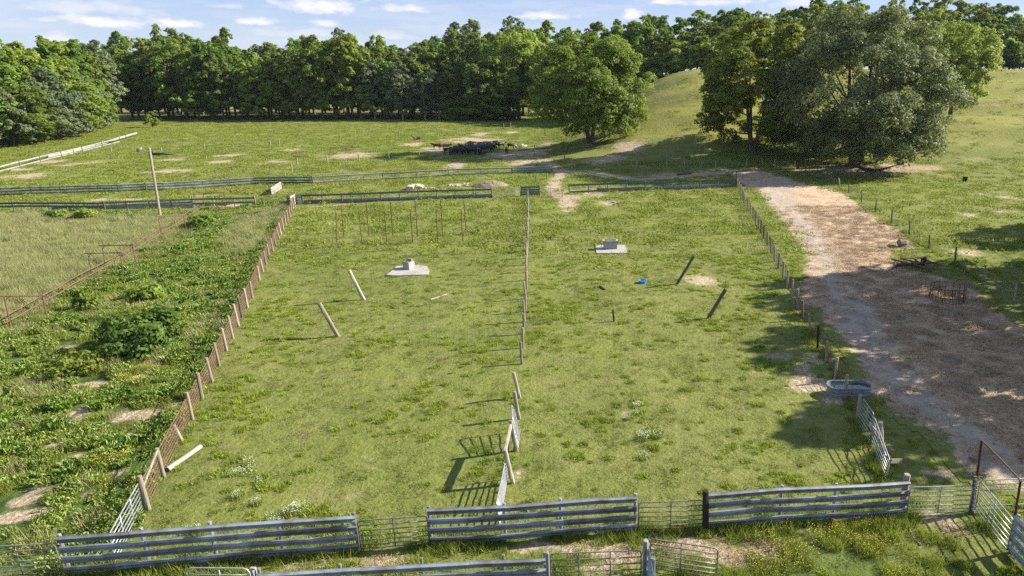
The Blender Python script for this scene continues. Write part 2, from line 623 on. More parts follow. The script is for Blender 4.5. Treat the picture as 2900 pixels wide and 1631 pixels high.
P_GRAVEL = np.array([tuple(G(*q).xy) for q in [E5(330, 150), E5(700, 200), E5(760, 400), E5(980, 640), E5(1120, 900), E5(1180, 1080), C4(800, 150), C4(1120, 250),
            C4(1150, 480), C4(1250, 760), C4(1500, 900), C4(1650, 1150), C4(2000, 1400), D4(2300, 100), D4(2700, 500), D4(2060, 420), D4(1780, 20),
            C4(1400, 1300), C4(1000, 900), C4(780, 560), C4(560, 260), C4(560, 150), E5(900, 1080), E5(830, 840), E5(700, 640), E5(430, 330)]])

# worn earth: ellipses (x, y, half width, half height) in tile pixels, turned into ground ellipses; last number is the strength
ell = []
def E_(t, x, y, rx, ry, s=1.0):
    c = g(t, x, y); a = g(t, x - rx, y); b = g(t, x + rx, y); u = g(t, x, y - ry); d = g(t, x, y + ry)
    k_ = 1.25 if t in (C1, D1) else 1.0
    ell.append((c.x, c.y, k_ * max(0.3, abs(b.x - a.x) / 2), k_ * max(0.4, abs(u.y - d.y) / 2), s * (1.15 if k_ > 1 else 1)))
for q in [(910, 215, 140, 22), (640, 240, 90, 14), (260, 345, 260, 34), (250, 280, 160, 26), (550, 205, 140, 26), (1720, 188, 130, 22), (1730, 300, 220, 28),
          (1480, 310, 100, 16), (2310, 145, 170, 20), (2230, 212, 160, 26), (1050, 590, 240, 18), (1350, 585, 120, 14), (2060, 545, 140, 12), (2350, 650, 200, 20)]:
    E_(B1, *q)
for q in [(310, 88, 150, 20), (170, 208, 140, 22), (950, 138, 290, 36), (1580, 30, 140, 24), (1800, 75, 180, 24), (2020, 240, 120, 44), (650, 652, 120, 12), (820, 648, 80, 10),
          (1000, 640, 330, 14, .55), (2020, 440, 130, 20), (1550, 490, 260, 16, .6), (1530, 1310, 230, 60, .8), (1000, 640, 200, 12, .4), (2240, 607, 30, 8)]:
    E_(B2, *q)
for q in [(950, 345, 620, 60, 1.0), (1100, 245, 220, 34), (1630, 218, 200, 22), (60, 420, 130, 44), (480, 540, 330, 50), (1750, 600, 620, 110, 1.1), (1950, 730, 460, 60, 1.1), (700, 745, 180, 66, 1.0),
          (640, 860, 220, 40, .8), (2200, 450, 260, 70, .8), (60, 920, 60, 20, .8), (2100, 580, 260, 60, 1.1)]:
    E_(E1, *q)
for q in [(1180, 50, 200, 70, 1.0), (950, 180, 260, 44, 1.0), (980, 618, 150, 32, .9), (590, 560, 160, 40, 1.0), (800, 545, 420, 26, .7), (560, 640, 40, 60, .5), (1000, 1090, 200, 60, .7),
          (1900, 1395, 220, 60, 1.0), (2250, 800, 130, 40, .55), (1600, 345, 380, 30, .8), (2000, 320, 300, 26, .8), (250, 1150, 90, 60, .4), (180, 1030, 60, 30, .4),
          (2420, 1050, 140, 60, .45), (900, 470, 500, 20, .7), (700, 510, 300, 24, .8)]:
    E_(B3, *q)
for q in [(1400, 262, 420, 34, 1.0), (2150, 530, 60, 44, .8), (2400, 560, 160, 34, .8), (2020, 740, 90, 40, .8), (2350, 700, 120, 34, .8), (2000, 1130, 240, 50, .8), (1250, 240, 260, 40, .9),
          (2000, 180, 500, 22, .45), (2450, 60, 160, 12, .5), (900, 300, 700, 70, 1.0), (2200, 780, 200, 20, .4)]:
    E_(B4, *q)
for q in [(1500, 240, 300, 26, .5), (1480, 960, 260, 26, .5), (1620, 1010, 220, 22, .5), (1530, 1160, 300, 20, .35), (1700, 1390, 120, 20, .5)]:
    E_(A3, *q)
for q in [(2250, 1060, 170, 24, .9), (2500, 1210, 90, 14, .6), (2100, 1130, 120, 20, .4)]:
    E_(A4, *q)
for q in [(1480, 830, 130, 40), (680, 640, 70, 26), (880, 790, 50, 34), (1340, 760, 160, 30), (640, 950, 120, 40), (930, 1030, 170, 20), (1430, 960, 120, 14), (1340, 1340, 220, 70),
          (1700, 1270, 150, 70), (830, 1300, 110, 40), (740, 1400, 120, 40), (1650, 300, 70, 20), (1340, 360, 50, 34), (2060, 220, 80, 34), (1600, 460, 30, 20), (1030, 450, 60, 24),
          (290, 390, 60, 18), (1920, 680, 120, 16), (1900, 920, 60, 30, .7), (320, 1010, 60, 20)]:
    E_(C1, *q)
for q in [(540, 140, 110, 24), (800, 260, 150, 34), (270, 640, 60, 120, .9), (230, 690, 130, 40), (480, 790, 110, 50), (100, 860, 180, 34), (870, 430, 70, 18), (880, 650, 80, 40, .7),
          (520, 580, 60, 40, .7), (1200, 400, 80, 40, .6), (1350, 10, 80, 14)]:
    E_(D1, *q)
for q in [(1400, 1350, 300, 60, 1.0), (500, 1330, 500, 60, .9), (2050, 1230, 160, 60, .8), (1230, 1300, 300, 50, .8), (600, 720, 900, 160, .32), (1250, 300, 600, 160, .30),
          (420, 480, 40, 30, .5), (330, 600, 50, 26, .6), (1090, 730, 50, 20, .5), (1800, 330, 200, 200, .3)]:
    E_(D2, *q)
for q in [(300, 1150, 420, 70, 1.0), (800, 1180, 420, 80, 1.0), (1150, 1240, 260, 120, 1.0), (1750, 1130, 480, 80, 1.15), (2150, 1260, 330, 130, 1.0), (2500, 1180, 300, 90, .9), (900, 1380, 300, 80, .9),
          (40, 420, 60, 100, .8), (700, 440, 500, 150, .28)]:
    E_(D3, *q)
for q in [(1850, 420, 300, 40, 1.0), (1700, 880, 300, 90, .95), (1900, 980, 260, 90, .8), (2020, 700, 160, 100, .6), (1500, 1050, 260, 60, .6), (40, 1300, 140, 50, .8), (200, 1180, 160, 40, .5)]:
    E_(D4, *q)
for q in [(100, 740, 320, 60, .7), (480, 760, 200, 90, .9), (450, 1020, 320, 110, 1.05), (650, 1180, 230, 70, 1.0), (200, 1180, 160, 60, .6), (300, 860, 200, 60, .7), (330, 1350, 60, 30, .6)]:
    E_(C4, *q)
for q in [(520, 620, 280, 120, .35), (1400, 1000, 600, 200, .26), (200, 300, 160, 100, .35), (220, 830, 120, 60, .45), (1700, 430, 160, 60, .4), (2080, 1200, 160, 80, .35), (1700, 120, 300, 30, .25)]:
    E_(C2, *q)
for q in [(940, 400, 60, 16, .8), (1700, 180, 240, 60, .45), (1260, 1330, 300, 120, .32), (2400, 900, 120, 30, .6), (2100, 370, 40, 30, .6), (1640, 130, 80, 30, .6)]:
    E_(C3, *q)

# the cattle path winding from the far gap down to the gate
PATHL = np.array([tuple(G(*q).xy) for q in [E1(2350, 760), E1(2480, 900), E1(2440, 1000), B3(430, 430), B3(400, 480), B3(470, 560), B3(560, 610), B3(590, 700)]])
PATHL2 = np.array([tuple(G(*q).xy) for q in [B3(480, 300), B3(760, 310), B3(1000, 345), B3(1220, 385), B3(1500, 370), B3(1900, 330), B3(2400, 290)]])


def dirt_at(X, Y):
    d = np.zeros(X.shape)
    for (cx, cy, rx, ry, s) in ell:
        m = (np.abs(X - cx) < rx * 1.5) & (np.abs(Y - cy) < ry * 1.5)
        if m.any():
            q = np.hypot((X[m] - cx) / rx, (Y[m] - cy) / ry)
            d[m] = np.maximum(d[m], s * np.clip(1.35 - q * 0.9, 0, 1))
    for PL, w in ((PATHL, 1.0), (PATHL2, 1.6)):
        m = (X > PL[:, 0].min() - 5) & (X < PL[:, 0].max() + 5) & (Y > PL[:, 1].min() - 6) & (Y < PL[:, 1].max() + 6)
        if m.any():
            d[m] = np.maximum(d[m], np.clip(1.5 - pdist(PL, X[m], Y[m], False) / w * 0.75, 0, 1))
    return d


def ground_mesh():
    def axis(segs):
        out = []
        for a, b, s in segs:
            out += list(np.arange(a, b, s))
        return np.array(out + [segs[-1][1]])
    xs = axis([(-2600, -600, 200), (-600, -260, 20), (-260, -100, 2.0), (-100, -36, .8), (-36, 34, .4), (34, 90, .8), (90, 200, 2.0), (200, 600, 20), (600, 2600, 200)])
    ys = axis([(-400, -40, 40), (-40, 14, 6), (14, 62, .4), (62, 130, .8), (130, 300, 1.4), (300, 420, 6), (420, 900, 40), (900, 4200, 220)])
    X, Y = np.meshgrid(xs, ys)
    Z = terr(X, Y)
    rg = np.random.RandomState(3)
    near = (np.abs(X) < 90) & (Y > 12) & (Y < 130)
    Z = Z + np.where(near, rg.uniform(-.02, .02, X.shape), 0)
    V = np.stack([X, Y, Z], -1).reshape(-1, 3)
    ny, nx = X.shape
    idx = np.arange(ny * nx).reshape(ny, nx)
    Fc = np.stack([idx[:-1, :-1], idx[:-1, 1:], idx[1:, 1:], idx[1:, :-1]], -1).reshape(-1, 4)
    d = dirt_at(X, Y).ravel()
    lf = soft(P_LEFT, X, Y, 0.5)
    pale = np.maximum(soft(P_PALE, X, Y, 1.0), soft(P_PALE2, X, Y, 1.2))
    tall = (lf * pale).ravel()
    weed = (lf * (1 - pale)).ravel()
    weed = np.maximum(weed, soft(P_YEL, X, Y, 1.0).ravel() * 0.8)
    me = np_mesh('ground', V, Fc, M['ground'], {'dirt': d, 'tall': tall, 'weed': weed}, smooth=True)
    o = link('ground', me)
    tag(o, 'green pasture ground with worn earth patches', None, None, 'structure')
    return o


ground_mesh()


def mat_track():
    m, N, b = new_mat('dirt_track')
    p = pos(N)
    def at(nm):
        nd = N.node('ShaderNodeAttribute'); nd.attribute_name = nm
        return nd.outputs['Fac']
    n1 = N.noise(p, 0.5, 6, 0.68, 0.6)
    n2 = N.noise(p, 4.0, 5, 0.72)
    n3 = N.noise(p, 0.22, 4, 0.6)
    straw = N.mix(N.ramp(n1, 0.32, 0.62), (0.355, 0.255, 0.165), (0.480, 0.360, 0.245))
    straw = N.mix(N.math('MULTIPLY', N.ramp(n2, 0.50, 0.33), 0.8), straw, (0.16, 0.10, 0.062))
    straw = N.mix(N.math('MULTIPLY', N.ramp(N.noise(p, 0.8, 4, 0.7), 0.62, 0.72), 0.75), straw, (0.11, 0.075, 0.048))
    grav = N.mix(N.ramp(n2, 0.35, 0.65), (0.300, 0.240, 0.180), (0.400, 0.325, 0.250))
    grav = N.mix(N.math('MULTIPLY', N.ramp(n3, 0.5, 0.65), 0.5), grav, (0.27, 0.245, 0.22))
    gf = N.ramp(N.math('ADD', at('gravel'), N.math('MULTIPLY', N.math('SUBTRACT', n1, 0.5), 1.3)), 0.35, 0.85)
    c = N.mix(gf, straw, grav)
    c = N.mix(N.math('MULTIPLY', N.math('MULTIPLY', at('rut'), N.ramp(n1, 0.25, 0.6)), 0.45), c, (0.43, 0.365, 0.29))
    ef = N.ramp(N.math('ADD', at('edge'), N.math('MULTIPLY', N.math('SUBTRACT', N.noise(p, 1.1, 6, 0.72), 0.5), 1.4)), 0.58, 0.38)
    c = N.mix(ef, c, gg(N))
    N.l.new(c, b.inputs['Base Color'])
    b.inputs['Roughness'].default_value = 0.95
    b.inputs['Specular IOR Level'].default_value = 0.1
    bm = N.node('ShaderNodeBump')
    bm.inputs['Strength'].default_value = 0.9
    bm.inputs['Distance'].default_value = 0.10
    N.l.new(N.math('ADD', N.noise(p, 6, 5, 0.7), N.math('MULTIPLY', n1, 2.0)), bm.inputs['Height'])
    N.l.new(bm.outputs[0], b.inputs['Normal'])
    return m


M['track'] = mat_track()


RUTL = np.array([tuple(G(*q).xy) for q in [E5(470, 200), E5(620, 400), E5(840, 700), E5(980, 950), C4(880, 250), C4(1000, 500), C4(1250, 860), C4(1600, 1230), D4(2050, 150), D4(2700, 480)]])


def rut_at(X, Y):
    d = pdist(RUTL, X, Y, False)
    return np.exp(-((d - .85) / .28) ** 2)


def sheet(name, P, grow, step, zoff, mat, attrs, label, rough=0.03, seed=1):
    x0, y0 = P.min(0) - grow; x1, y1 = P.max(0) + grow
    xs = np.arange(x0, x1 + step, step); ys = np.arange(y0, y1 + step, step)
    X, Y = np.meshgrid(xs, ys)
    rg = np.random.RandomState(seed)
    sdist = pdist(P, X, Y) * np.where(inside(P, X, Y), 1, -1)
    nz = rg.uniform(-1, 1, X.shape)
    bump = sum(np.sin(X * a + Y * b_ + c) for a, b_, c in [(1.1, .7, 0), (-.6, 1.7, 2), (2.3, -1.9, 1), (.35, .5, 4)]) / 4
    fade = np.clip(sdist / 1.5 + 0.3, 0, 1)
    Z = terr(X, Y) + zoff + (rough * nz + 0.05 * bump * bump) * fade
    keep = sdist > -grow
    idx = -np.ones(X.shape, int)
    cell = keep[:-1, :-1] & keep[:-1, 1:] & keep[1:, 1:] & keep[1:, :-1]
    used = np.zeros(X.shape, bool)
    used[:-1, :-1] |= cell; used[:-1, 1:] |= cell; used[1:, 1:] |= cell; used[1:, :-1] |= cell
    idx[used] = np.arange(used.sum())
    Fc = np.stack([idx[:-1, :-1][cell], idx[:-1, 1:][cell], idx[1:, 1:][cell], idx[1:, :-1][cell]], -1)
    V = np.stack([X[used], Y[used], Z[used]], -1)
    at = {k: f(X[used], Y[used]) for k, f in attrs.items()}
    at['edge'] = np.clip(0.5 + sdist[used] / (2 * grow), 0, 1)
    me = np_mesh(name, V, Fc, mat, at, smooth=True)
    o = link(name, me)
    tag(o, label, None, None, 'structure')
    return o


sheet('dirt_track', P_TRACK, 1.2, 0.35, 0.03, M['track'], {'gravel': lambda X, Y: soft(P_GRAVEL, X, Y, 1.2), 'rut': rut_at},
      'wide track of gravel and straw litter curving past the paddock')

# ------------------------------------------------------------------ grass, weeds and straw as real blades
def blade_mesh(name, mats, n, rad, h, w, bend, seed, broad=False, flat=False, heads=None):
    rg = np.random.RandomState(seed)
    V, Fc, T, MI = [], [], [], []
    for i in range(n):
        a = rg.uniform(0, 2 * math.pi); r = rad * math.sqrt(rg.uniform())
        x, y = r * math.cos(a), r * math.sin(a)
        hh = rg.uniform(*h); ww = rg.uniform(*w)
        da = rg.uniform(0, 2 * math.pi)
        sx, sy = math.cos(da) * ww / 2, math.sin(da) * ww / 2
        ba = rg.uniform(0, 2 * math.pi); bl = hh * rg.uniform(*bend)
        bx, by = math.cos(ba) * bl, math.sin(ba) * bl
        k = len(V)
        if flat:
            L = rg.uniform(*h); z = rg.uniform(.01, .07); z2 = z + rg.uniform(-.03, .06)
            V += [(x - sx, y - sy, z), (x + sx, y + sy, z + .01), (x + math.cos(da + 1.57) * L, y + math.sin(da + 1.57) * L, max(.01, z2))]
            Fc.append((k, k + 1, k + 2)); MI.append(0)
        elif broad:
            V += [(x, y, hh * .35), (x + bx * .5 + sx, y + by * .5 + sy, hh * .9), (x + bx, y + by, hh), (x + bx * .5 - sx, y + by * .5 - sy, hh * .8)]
            Fc += [(k, k + 1, k + 2), (k, k + 2, k + 3)]; MI += [0, 0]
        else:
            V += [(x - sx, y - sy, -.02), (x + sx, y + sy, -.02), (x + bx, y + by, hh)]
            Fc.append((k, k + 1, k + 2)); MI.append(0)
        if heads and rg.uniform() < heads[0]:
            k = len(V); s = heads[1]
            cx, cy, cz = x + bx, y + by, hh + .01
            V += [(cx - s, cy, cz), (cx, cy - s, cz + .01), (cx + s, cy, cz), (cx, cy + s, cz + .01), (cx, cy, cz + s)]
            Fc += [(k, k + 1, k + 4), (k + 1, k + 2, k + 4), (k + 2, k + 3, k + 4), (k + 3, k, k + 4)]; MI += [1] * 4
    me = np_mesh(name, V, Fc, mats)
    me.polygons.foreach_set('material_index', np.array(MI, np.int32))
    me.attributes.new('tone', 'FLOAT', 'POINT').data.foreach_set('value', rg.uniform(0, 1, len(V)).astype(np.float32))
    return me


def pool(name, meshes):
    c = bpy.data.collections.new(name)       # not linked: only a source of shapes for the instancer
    for i, me in enumerate(meshes):
        o = bpy.data.objects.new('%s_%d' % (name, i), me)
        c.objects.link(o)
    return c


def scatter(name, pts, coll, label, smin=.8, smax=1.25, seed=1, tilt=0.1):
    n = len(pts)
    rg = np.random.RandomState(seed)
    me = bpy.data.meshes.new(name)
    me.vertices.add(n)
    me.vertices.foreach_set('co', np.asarray(pts, np.float32).ravel())
    a = me.attributes.new('rot', 'FLOAT_VECTOR', 'POINT')
    rot = np.stack([rg.normal(0, tilt, n), rg.normal(0, tilt, n), rg.uniform(0, 6.283, n)], -1).astype(np.float32)
    a.data.foreach_set('vector', rot.ravel())
    a = me.attributes.new('scl', 'FLOAT', 'POINT')
    a.data.foreach_set('value', rg.uniform(smin, smax, n).astype(np.float32))
    a = me.attributes.new('pick', 'INT', 'POINT')
    a.data.foreach_set('value', rg.randint(0, len(coll.objects), n).astype(np.int32))
    o = link(name, me)
    gt = bpy.data.node_groups.new(name + '_nodes', 'GeometryNodeTree')
    gt.interface.new_socket('Geometry', in_out='INPUT', socket_type='NodeSocketGeometry')
    gt.interface.new_socket('Geometry', in_out='OUTPUT', socket_type='NodeSocketGeometry')
    N = NT(gt)
    gi = N.node('NodeGroupInput'); go = N.node('NodeGroupOutput')
    iop = N.node('GeometryNodeInstanceOnPoints')
    ci = N.node('GeometryNodeCollectionInfo')
    ci.inputs[0].default_value = coll
    ci.inputs['Separate Children'].default_value = True
    ci.inputs['Reset Children'].default_value = True
    def na(nm, ty):
        nd = N.node('GeometryNodeInputNamedAttribute', data_type=ty)
        nd.inputs['Name'].default_value = nm
        return [s for s in nd.outputs if s.enabled and s.name == 'Attribute'][0]
    N.l.new(gi.outputs[0], iop.inputs['Points'])
    N.l.new(ci.outputs[0], iop.inputs['Instance'])
    iop.inputs['Pick Instance'].default_value = True
    N.l.new(na('pick', 'INT'), iop.inputs['Instance Index'])
    N.l.new(na('rot', 'FLOAT_VECTOR'), iop.inputs['Rotation'])
    N.l.new(na('scl', 'FLOAT'), iop.inputs['Scale'])
    N.l.new(iop.outputs[0], go.inputs[0])
    md = o.modifiers.new('scatter', 'NODES')
    md.node_group = gt
    tag(o, label, None, None, 'stuff')
    return o


def vis(X, Y, m=1.12):
    dep = Y * math.cos(PITCH) + CAMZ * math.sin(PITCH)
    return (X > -0.9 * m * dep - 2) & (X < 0.6 * m * dep + 2) & (Y > 18)


def sample(x0, x1, y0, y1, dens, fn, seed, zo=0.0):
    rg = np.random.RandomState(seed)
    n = int((x1 - x0) * (y1 - y0) * dens)
    X = rg.uniform(x0, x1, n); Y = rg.uniform(y0, y1, n)
    k = vis(X, Y)
    X, Y = X[k], Y[k]
    p = fn(X, Y)
    k = rg.uniform(0, 1, len(X)) < p
    X, Y = X[k], Y[k]
    return np.stack([X, Y, terr(X, Y) + zo], -1)


def vnoise(X, Y, s, seed):
    """cheap smooth noise 0..1"""
    rg = np.random.RandomState(seed)
    t = rg.uniform(0, 1, (64, 64))
    x = X / s; y = Y / s
    xi = np.floor(x).astype(int); yi = np.floor(y).astype(int)
    fx = sst(x - xi); fy = sst(y - yi)
    q = lambda a, b: t[a % 64, b % 64]
    return (q(xi, yi) * (1 - fx) + q(xi + 1, yi) * fx) * (1 - fy) + (q(xi, yi + 1) * (1 - fx) + q(xi + 1, yi + 1) * fx) * fy


def tone_col(a, b_, mulgg=None):
    def fn(N):
        nd = N.node('ShaderNodeAttribute'); nd.attribute_name = 'tone'
        r = objrand(N)
        c = N.mix(nd.outputs['Fac'], a, b_)
        if mulgg:
            c = N.mix(mulgg, c, gg(N))
        return N.mix(1.0, c, N.math('MULTIPLY_ADD', r, 0.5, 0.75), 'MULTIPLY')
    return fn


GM = leafy('grass_blades', tone_col((0.115, 0.150, 0.032), (0.240, 0.250, 0.075), 0.5), 0.6, 0.35, 0.15)
TFM = leafy('tuft_blades', tone_col((0.165, 0.230, 0.028), (0.33, 0.385, 0.05)), 0.6, 0.4, 0.15)
TFM2 = leafy('long_grass_blades', tone_col((0.15, 0.20, 0.03), (0.31, 0.35, 0.06), 0.2), 0.6, 0.4, 0.12)
WM = leafy('weed_leaves', tone_col((0.145, 0.205, 0.034), (0.30, 0.36, 0.075)), 0.5, 0.3, 0.3)
DM = leafy('dark_weed_leaves', tone_col((0.085, 0.155, 0.022), (0.19, 0.275, 0.042)), 0.45, 0.25, 0.35)
TM = leafy('tall_grass_blades', tone_col((0.20, 0.22, 0.08), (0.44, 0.41, 0.21)), 0.65, 0.35, 0.1)
SM = simple('straw_strands', (0.42, 0.30, 0.175), 0.9, col2=(0.26, 0.175, 0.10), scale=6, randv=0.3)
YM = simple('yellow_petals', (0.70, 0.55, 0.02), 0.7)
WHM = simple('white_petals', (0.80, 0.80, 0.74), 0.7)

short = pool('short_grass', [blade_mesh('short_grass', [GM], 130, .5, (.012, .045), (.018, .04), (.6, 1.6), s) for s in (1, 2, 3, 4)])
tuft = pool('grass_tuft', [blade_mesh('grass_tuft', [TFM], 80, .20, (.05, .17), (.02, .05), (.3, 1.1), s) for s in (5, 6, 7)])
farg = pool('far_grass', [blade_mesh('far_grass', [TFM2], 80, 1.4, (.10, .26), (.08, .20), (.6, 1.6), s) for s in (8, 9, 10)])
weedc = pool('weed', [blade_mesh('weed', [WM], 150, .42, (.08, .34), (.035, .085), (.3, .7), s, broad=True) for s in (11, 12, 13)])
weedd = pool('dark_weed', [blade_mesh('dark_weed', [DM], 170, .42, (.15, .50), (.05, .11), (.25, .6), s, broad=True) for s in (14, 15, 16)])
tallg = pool('tall_grass', [blade_mesh('tall_grass', [TM], 130, .5, (.30, .75), (.016, .036), (.25, .8), s) for s in (17, 18, 19)])
lushg = pool('lush_grass', [blade_mesh('lush_grass', [TFM2], 130, .45, (.18, .50), (.018, .04), (.3, .9), s) for s in (20, 21, 22)])
strawc = pool('straw', [blade_mesh('straw', [SM], 90, .6, (.12, .34), (.012, .03), (0, 0), s, flat=True) for s in (23, 24, 25)])
yel = pool('yellow_flower', [blade_mesh('yellow_flower', [GM, YM], 70, .4, (.25, .5), (.014, .03), (.2, .5), s, heads=(.4, .017)) for s in (26, 27)])
whi = pool('white_flower', [blade_mesh('white_flower', [WM, WHM], 100, .34, (.18, .42), (.02, .05), (.2, .5), s, heads=(.3, .02)) for s in (28, 29)])


def track_in(X, Y):
    return soft(P_TRACK, X, Y, 0.8)


def front_in(X, Y):
    return soft(P_FRONT, X, Y, 0.6)


def f_short(X, Y):
    return (1 - soft(P_LEFT, X, Y, .4)) * np.clip(1 - 1.25 * dirt_at(X, Y), 0.02, 1) * (1 - track_in(X, Y)) * np.where(Y < 62, 1, np.clip((85 - Y) / 23, 0, 1))


def f_tuft(X, Y):
    n = vnoise(X, Y, 5.5, 31) * .35 + vnoise(X, Y, 1.9, 1) * .35 + vnoise(X, Y, .7, 2) * .3
    return f_short(X, Y) * np.clip((n - .555) * 8, 0.05, 1)


def f_far(X, Y):
    far = np.clip((Y - 60) / 18, 0, 1) * np.clip(1.35 - Y / 330, .3, 1)
    return far * (1 - soft(P_LEFT, X, Y, .4)) * np.clip(1 - .95 * dirt_at(X, Y), 0.06, 1) * (1 - track_in(X, Y)) * np.where((X > -10) & (Y > 140), .16, 1)


scatter('grass', sample(-40, 46, 18, 85, 2.3, f_short, 1), short, 'short grazed grass covering the two pens', seed=2)
scatter('grass', sample(-40, 46, 18, 75, 6.0, f_tuft, 3), tuft, 'raised tufts of greener grass in the pens', .6, 1.5, seed=4)
scatter('grass', sample(-200, 150, 60, 300, .42, f_far, 5), farg, 'longer grass of the far pastures and hillside', .6, 1.25, seed=6)


def f_weed(X, Y):
    n = vnoise(X, Y, 3.1, 4) * .6 + vnoise(X, Y, 1.1, 5) * .4
    return soft(P_LEFT, X, Y, .3) * (1 - .93 * np.maximum(soft(P_PALE, X, Y, 2.0), soft(P_PALE2, X, Y, 1.5))) * np.clip(1 - 1.3 * dirt_at(X, Y), 0, 1) * np.clip((n - .3) * 3, .35, 1)


def f_dweed(X, Y):
    n = vnoise(X, Y, 3.4, 7) * .65 + vnoise(X, Y, 1.0, 8) * .35
    return f_weed(X, Y) * np.clip((n - .52) * 7, 0, 1)


def f_tall(X, Y):
    n = vnoise(X, Y, 5, 9)
    pale = np.maximum(soft(P_PALE, X, Y, 2.0), soft(P_PALE2, X, Y, 1.5))
    return soft(P_LEFT, X, Y, .3) * np.maximum(pale, np.where(n > .74, .22, .02))


def f_lush(X, Y):
    n = vnoise(X, Y, 2.2, 10)
    L = .55 * soft(P_LEFT, X, Y, .3) * np.clip(1 - 1.4 * dirt_at(X, Y), 0, 1) * np.clip((n - .3) * 2.5, .2, 1) * (1 - soft(P_PALE, X, Y, 2.0) * .85)
    Fr = front_in(X, Y) * np.clip(1 - 1.15 * dirt_at(X, Y), 0, 1) * .8
    return np.maximum(L, Fr)


# long grass hugging fence feet
def seg_line(pts):
    return np.array([tuple(G(*q).xy) for q in pts])


FEET = [seg_line([D1(690, 1440), D2(1045, 1195)]), seg_line([D2(1760, 1130), D3(1250, 1000)]), seg_line([D3(1960, 960), D4(1370, 840)]),
        seg_line([D3(1250, 960), D3(1960, 960)]),
        seg_line([B4(813, 520), B4(1083, 715), B4(1422, 950), B4(1620, 1085), B4(1878, 1235), B4(2155, 1410)]),
        seg_line([C4(300, 270), C4(420, 520), C4(583, 800), C4(775, 1165), C4(890, 1400), E2(740, 850), E2(940, 1270)])]


def f_feet(X, Y):
    d = np.full(X.shape, 9.0)
    for i, L in enumerate(FEET):
        d = np.minimum(d, pdist(L, X, Y, False) + (0 if i < 4 else .25))
    return np.clip(1 - d / .75, 0, 1)


scatter('weeds', sample(-75, -5, 18, 100, 4.2, f_weed, 7), weedc, 'leafy green weeds overgrowing the left enclosure', .6, 1.3, seed=8)
scatter('weeds', sample(-75, -5, 18, 100, 2.8, f_dweed, 9), weedd, 'darker broad-leaved weeds in clumps in the left enclosure', .6, 1.35, seed=10)
scatter('grass', sample(-85, -5, 18, 105, 2.4, f_tall, 11), tallg, 'pale seeding tall grass behind the rusty pipe fence', .7, 1.3, seed=12)
scatter('grass', sample(-75, 30, 18, 100, 2.0, f_lush, 13), lushg, 'lush ungrazed grass outside the pens', .5, 1.2, seed=14)
scatter('grass', sample(-30, 50, 18, 85, 6.0, f_feet, 15), lushg, 'long grass growing along the feet of the fences', .5, 1.1, seed=16)
scatter('straw', sample(0, 50, 22, 95, 2.6, lambda X, Y: track_in(X, Y) * (1 - .8 * soft(P_GRAVEL, X, Y, 1.0)), 17, .05), strawc, 'loose straw strewn over the track', .7, 1.3, seed=18)
scatter('straw', sample(-30, 30, 17, 40, 3.0, lambda X, Y: front_in(X, Y) * np.clip(dirt_at(X, Y) - .3, 0, 1), 19, .02), strawc, 'dry trampled grass stems on the bare earth between the steel fences', .6, 1.1, seed=20)


def f_yel(X, Y):
    n = vnoise(X, Y, 1.7, 12)
    a = soft(P_YEL, X, Y, .8) * np.clip((n - .25) * 3, 0, 1)
    b_ = soft(P_LEFT, X, Y, .3) * (Y < 40) * np.clip((vnoise(X, Y, 2.2, 13) - .72) * 6, 0, 1)
    return np.maximum(a, b_ * .9)


scatter('yellow_flowers', sample(-40, 30, 17, 42, 3.2, f_yel, 21), yel, 'yellow wildflowers in rank grass near the steel fences', .6, 1.1, seed=22)
wp = []
rg_ = random.Random(5)
for (t, x, y, n, r) in [(D2, 270, 830, 4, .3), (D2, 380, 790, 2, .2), (D1, 2440, 420, 4, .35), (D1, 2000, 960, 2, .5), (D3, 1340, 60, 3, .3), (D3, 1200, 260, 1, .3),
                        (D1, 2550, 640, 2, .4), (C3, 1215, 1310, 3, .3), (D2, 20, 740, 1, .2)]:
    c = g(t, x, y)
    for k in range(n):
        px_, py_ = c.x + rg_.gauss(0, r), c.y + rg_.gauss(0, r)
        wp.append((px_, py_, ht(px_, py_)))
scatter('white_flowers', np.array(wp), whi, 'patches of small white flowers dotted about the pens', .6, 1.1, seed=23)

# ------------------------------------------------------------------ posts
def post_mesh(name, mat, seed, n=9, taper=.92):
    rg = random.Random(seed)
    vs, fs = [], []
    lv = [-.12, .0, .25, .5, .75, .985, 1.0]
    for i, z in enumerate(lv):
        for k in range(n):
            a = 2 * math.pi * k / n
            r = (1 - (1 - taper) * z) * (1 + rg.uniform(-.07, .07)) * (.86 if i == len(lv) - 1 else 1)
            vs.append((r * math.cos(a), r * math.sin(a), z))
    for i in range(len(lv) - 1):
        for k in range(n):
            fs.append((i * n + k, i * n + (k + 1) % n, (i + 1) * n + (k + 1) % n, (i + 1) * n + k))
    fs.append(tuple((len(lv) - 1) * n + k for k in range(n)))
    me = bpy.data.meshes.new(name)
    me.from_pydata(vs, [], fs)
    me.materials.append(mat)
    return me


PM = {k: [post_mesh('post', M[k], s) for s in (1, 2, 3)] for k in ('wood', 'darkwood', 'tar', 'palewood', 'white', 'rust', 'galvold', 'pipeold', 'redpaint')}


def post(base, top, r, kind='wood', parent=None, name='post'):
    base, top = Vector(base), Vector(top)
    me = rnd.choice(PM[kind])
    o = link(name, me)
    off = parent.location if parent is not None else Vector((0, 0, 0))
    d = top - base
    q = d.to_track_quat('Z', 'Y')
    o.rotation_mode = 'QUATERNION'
    o.rotation_quaternion = q
    o.location = base - off
    o.scale = (r, r, d.length)
    if parent is not None:
        o.parent = parent
    return o


def top_at(base, px, py):
    """top of an upright thing: the point straight-ish above base seen at pixel (px, py); it leans sideways only"""
    d = pix_dir(px, py)
    t = base.y / d.y
    return Vector((d.x * t, base.y, CAMZ + d.z * t))


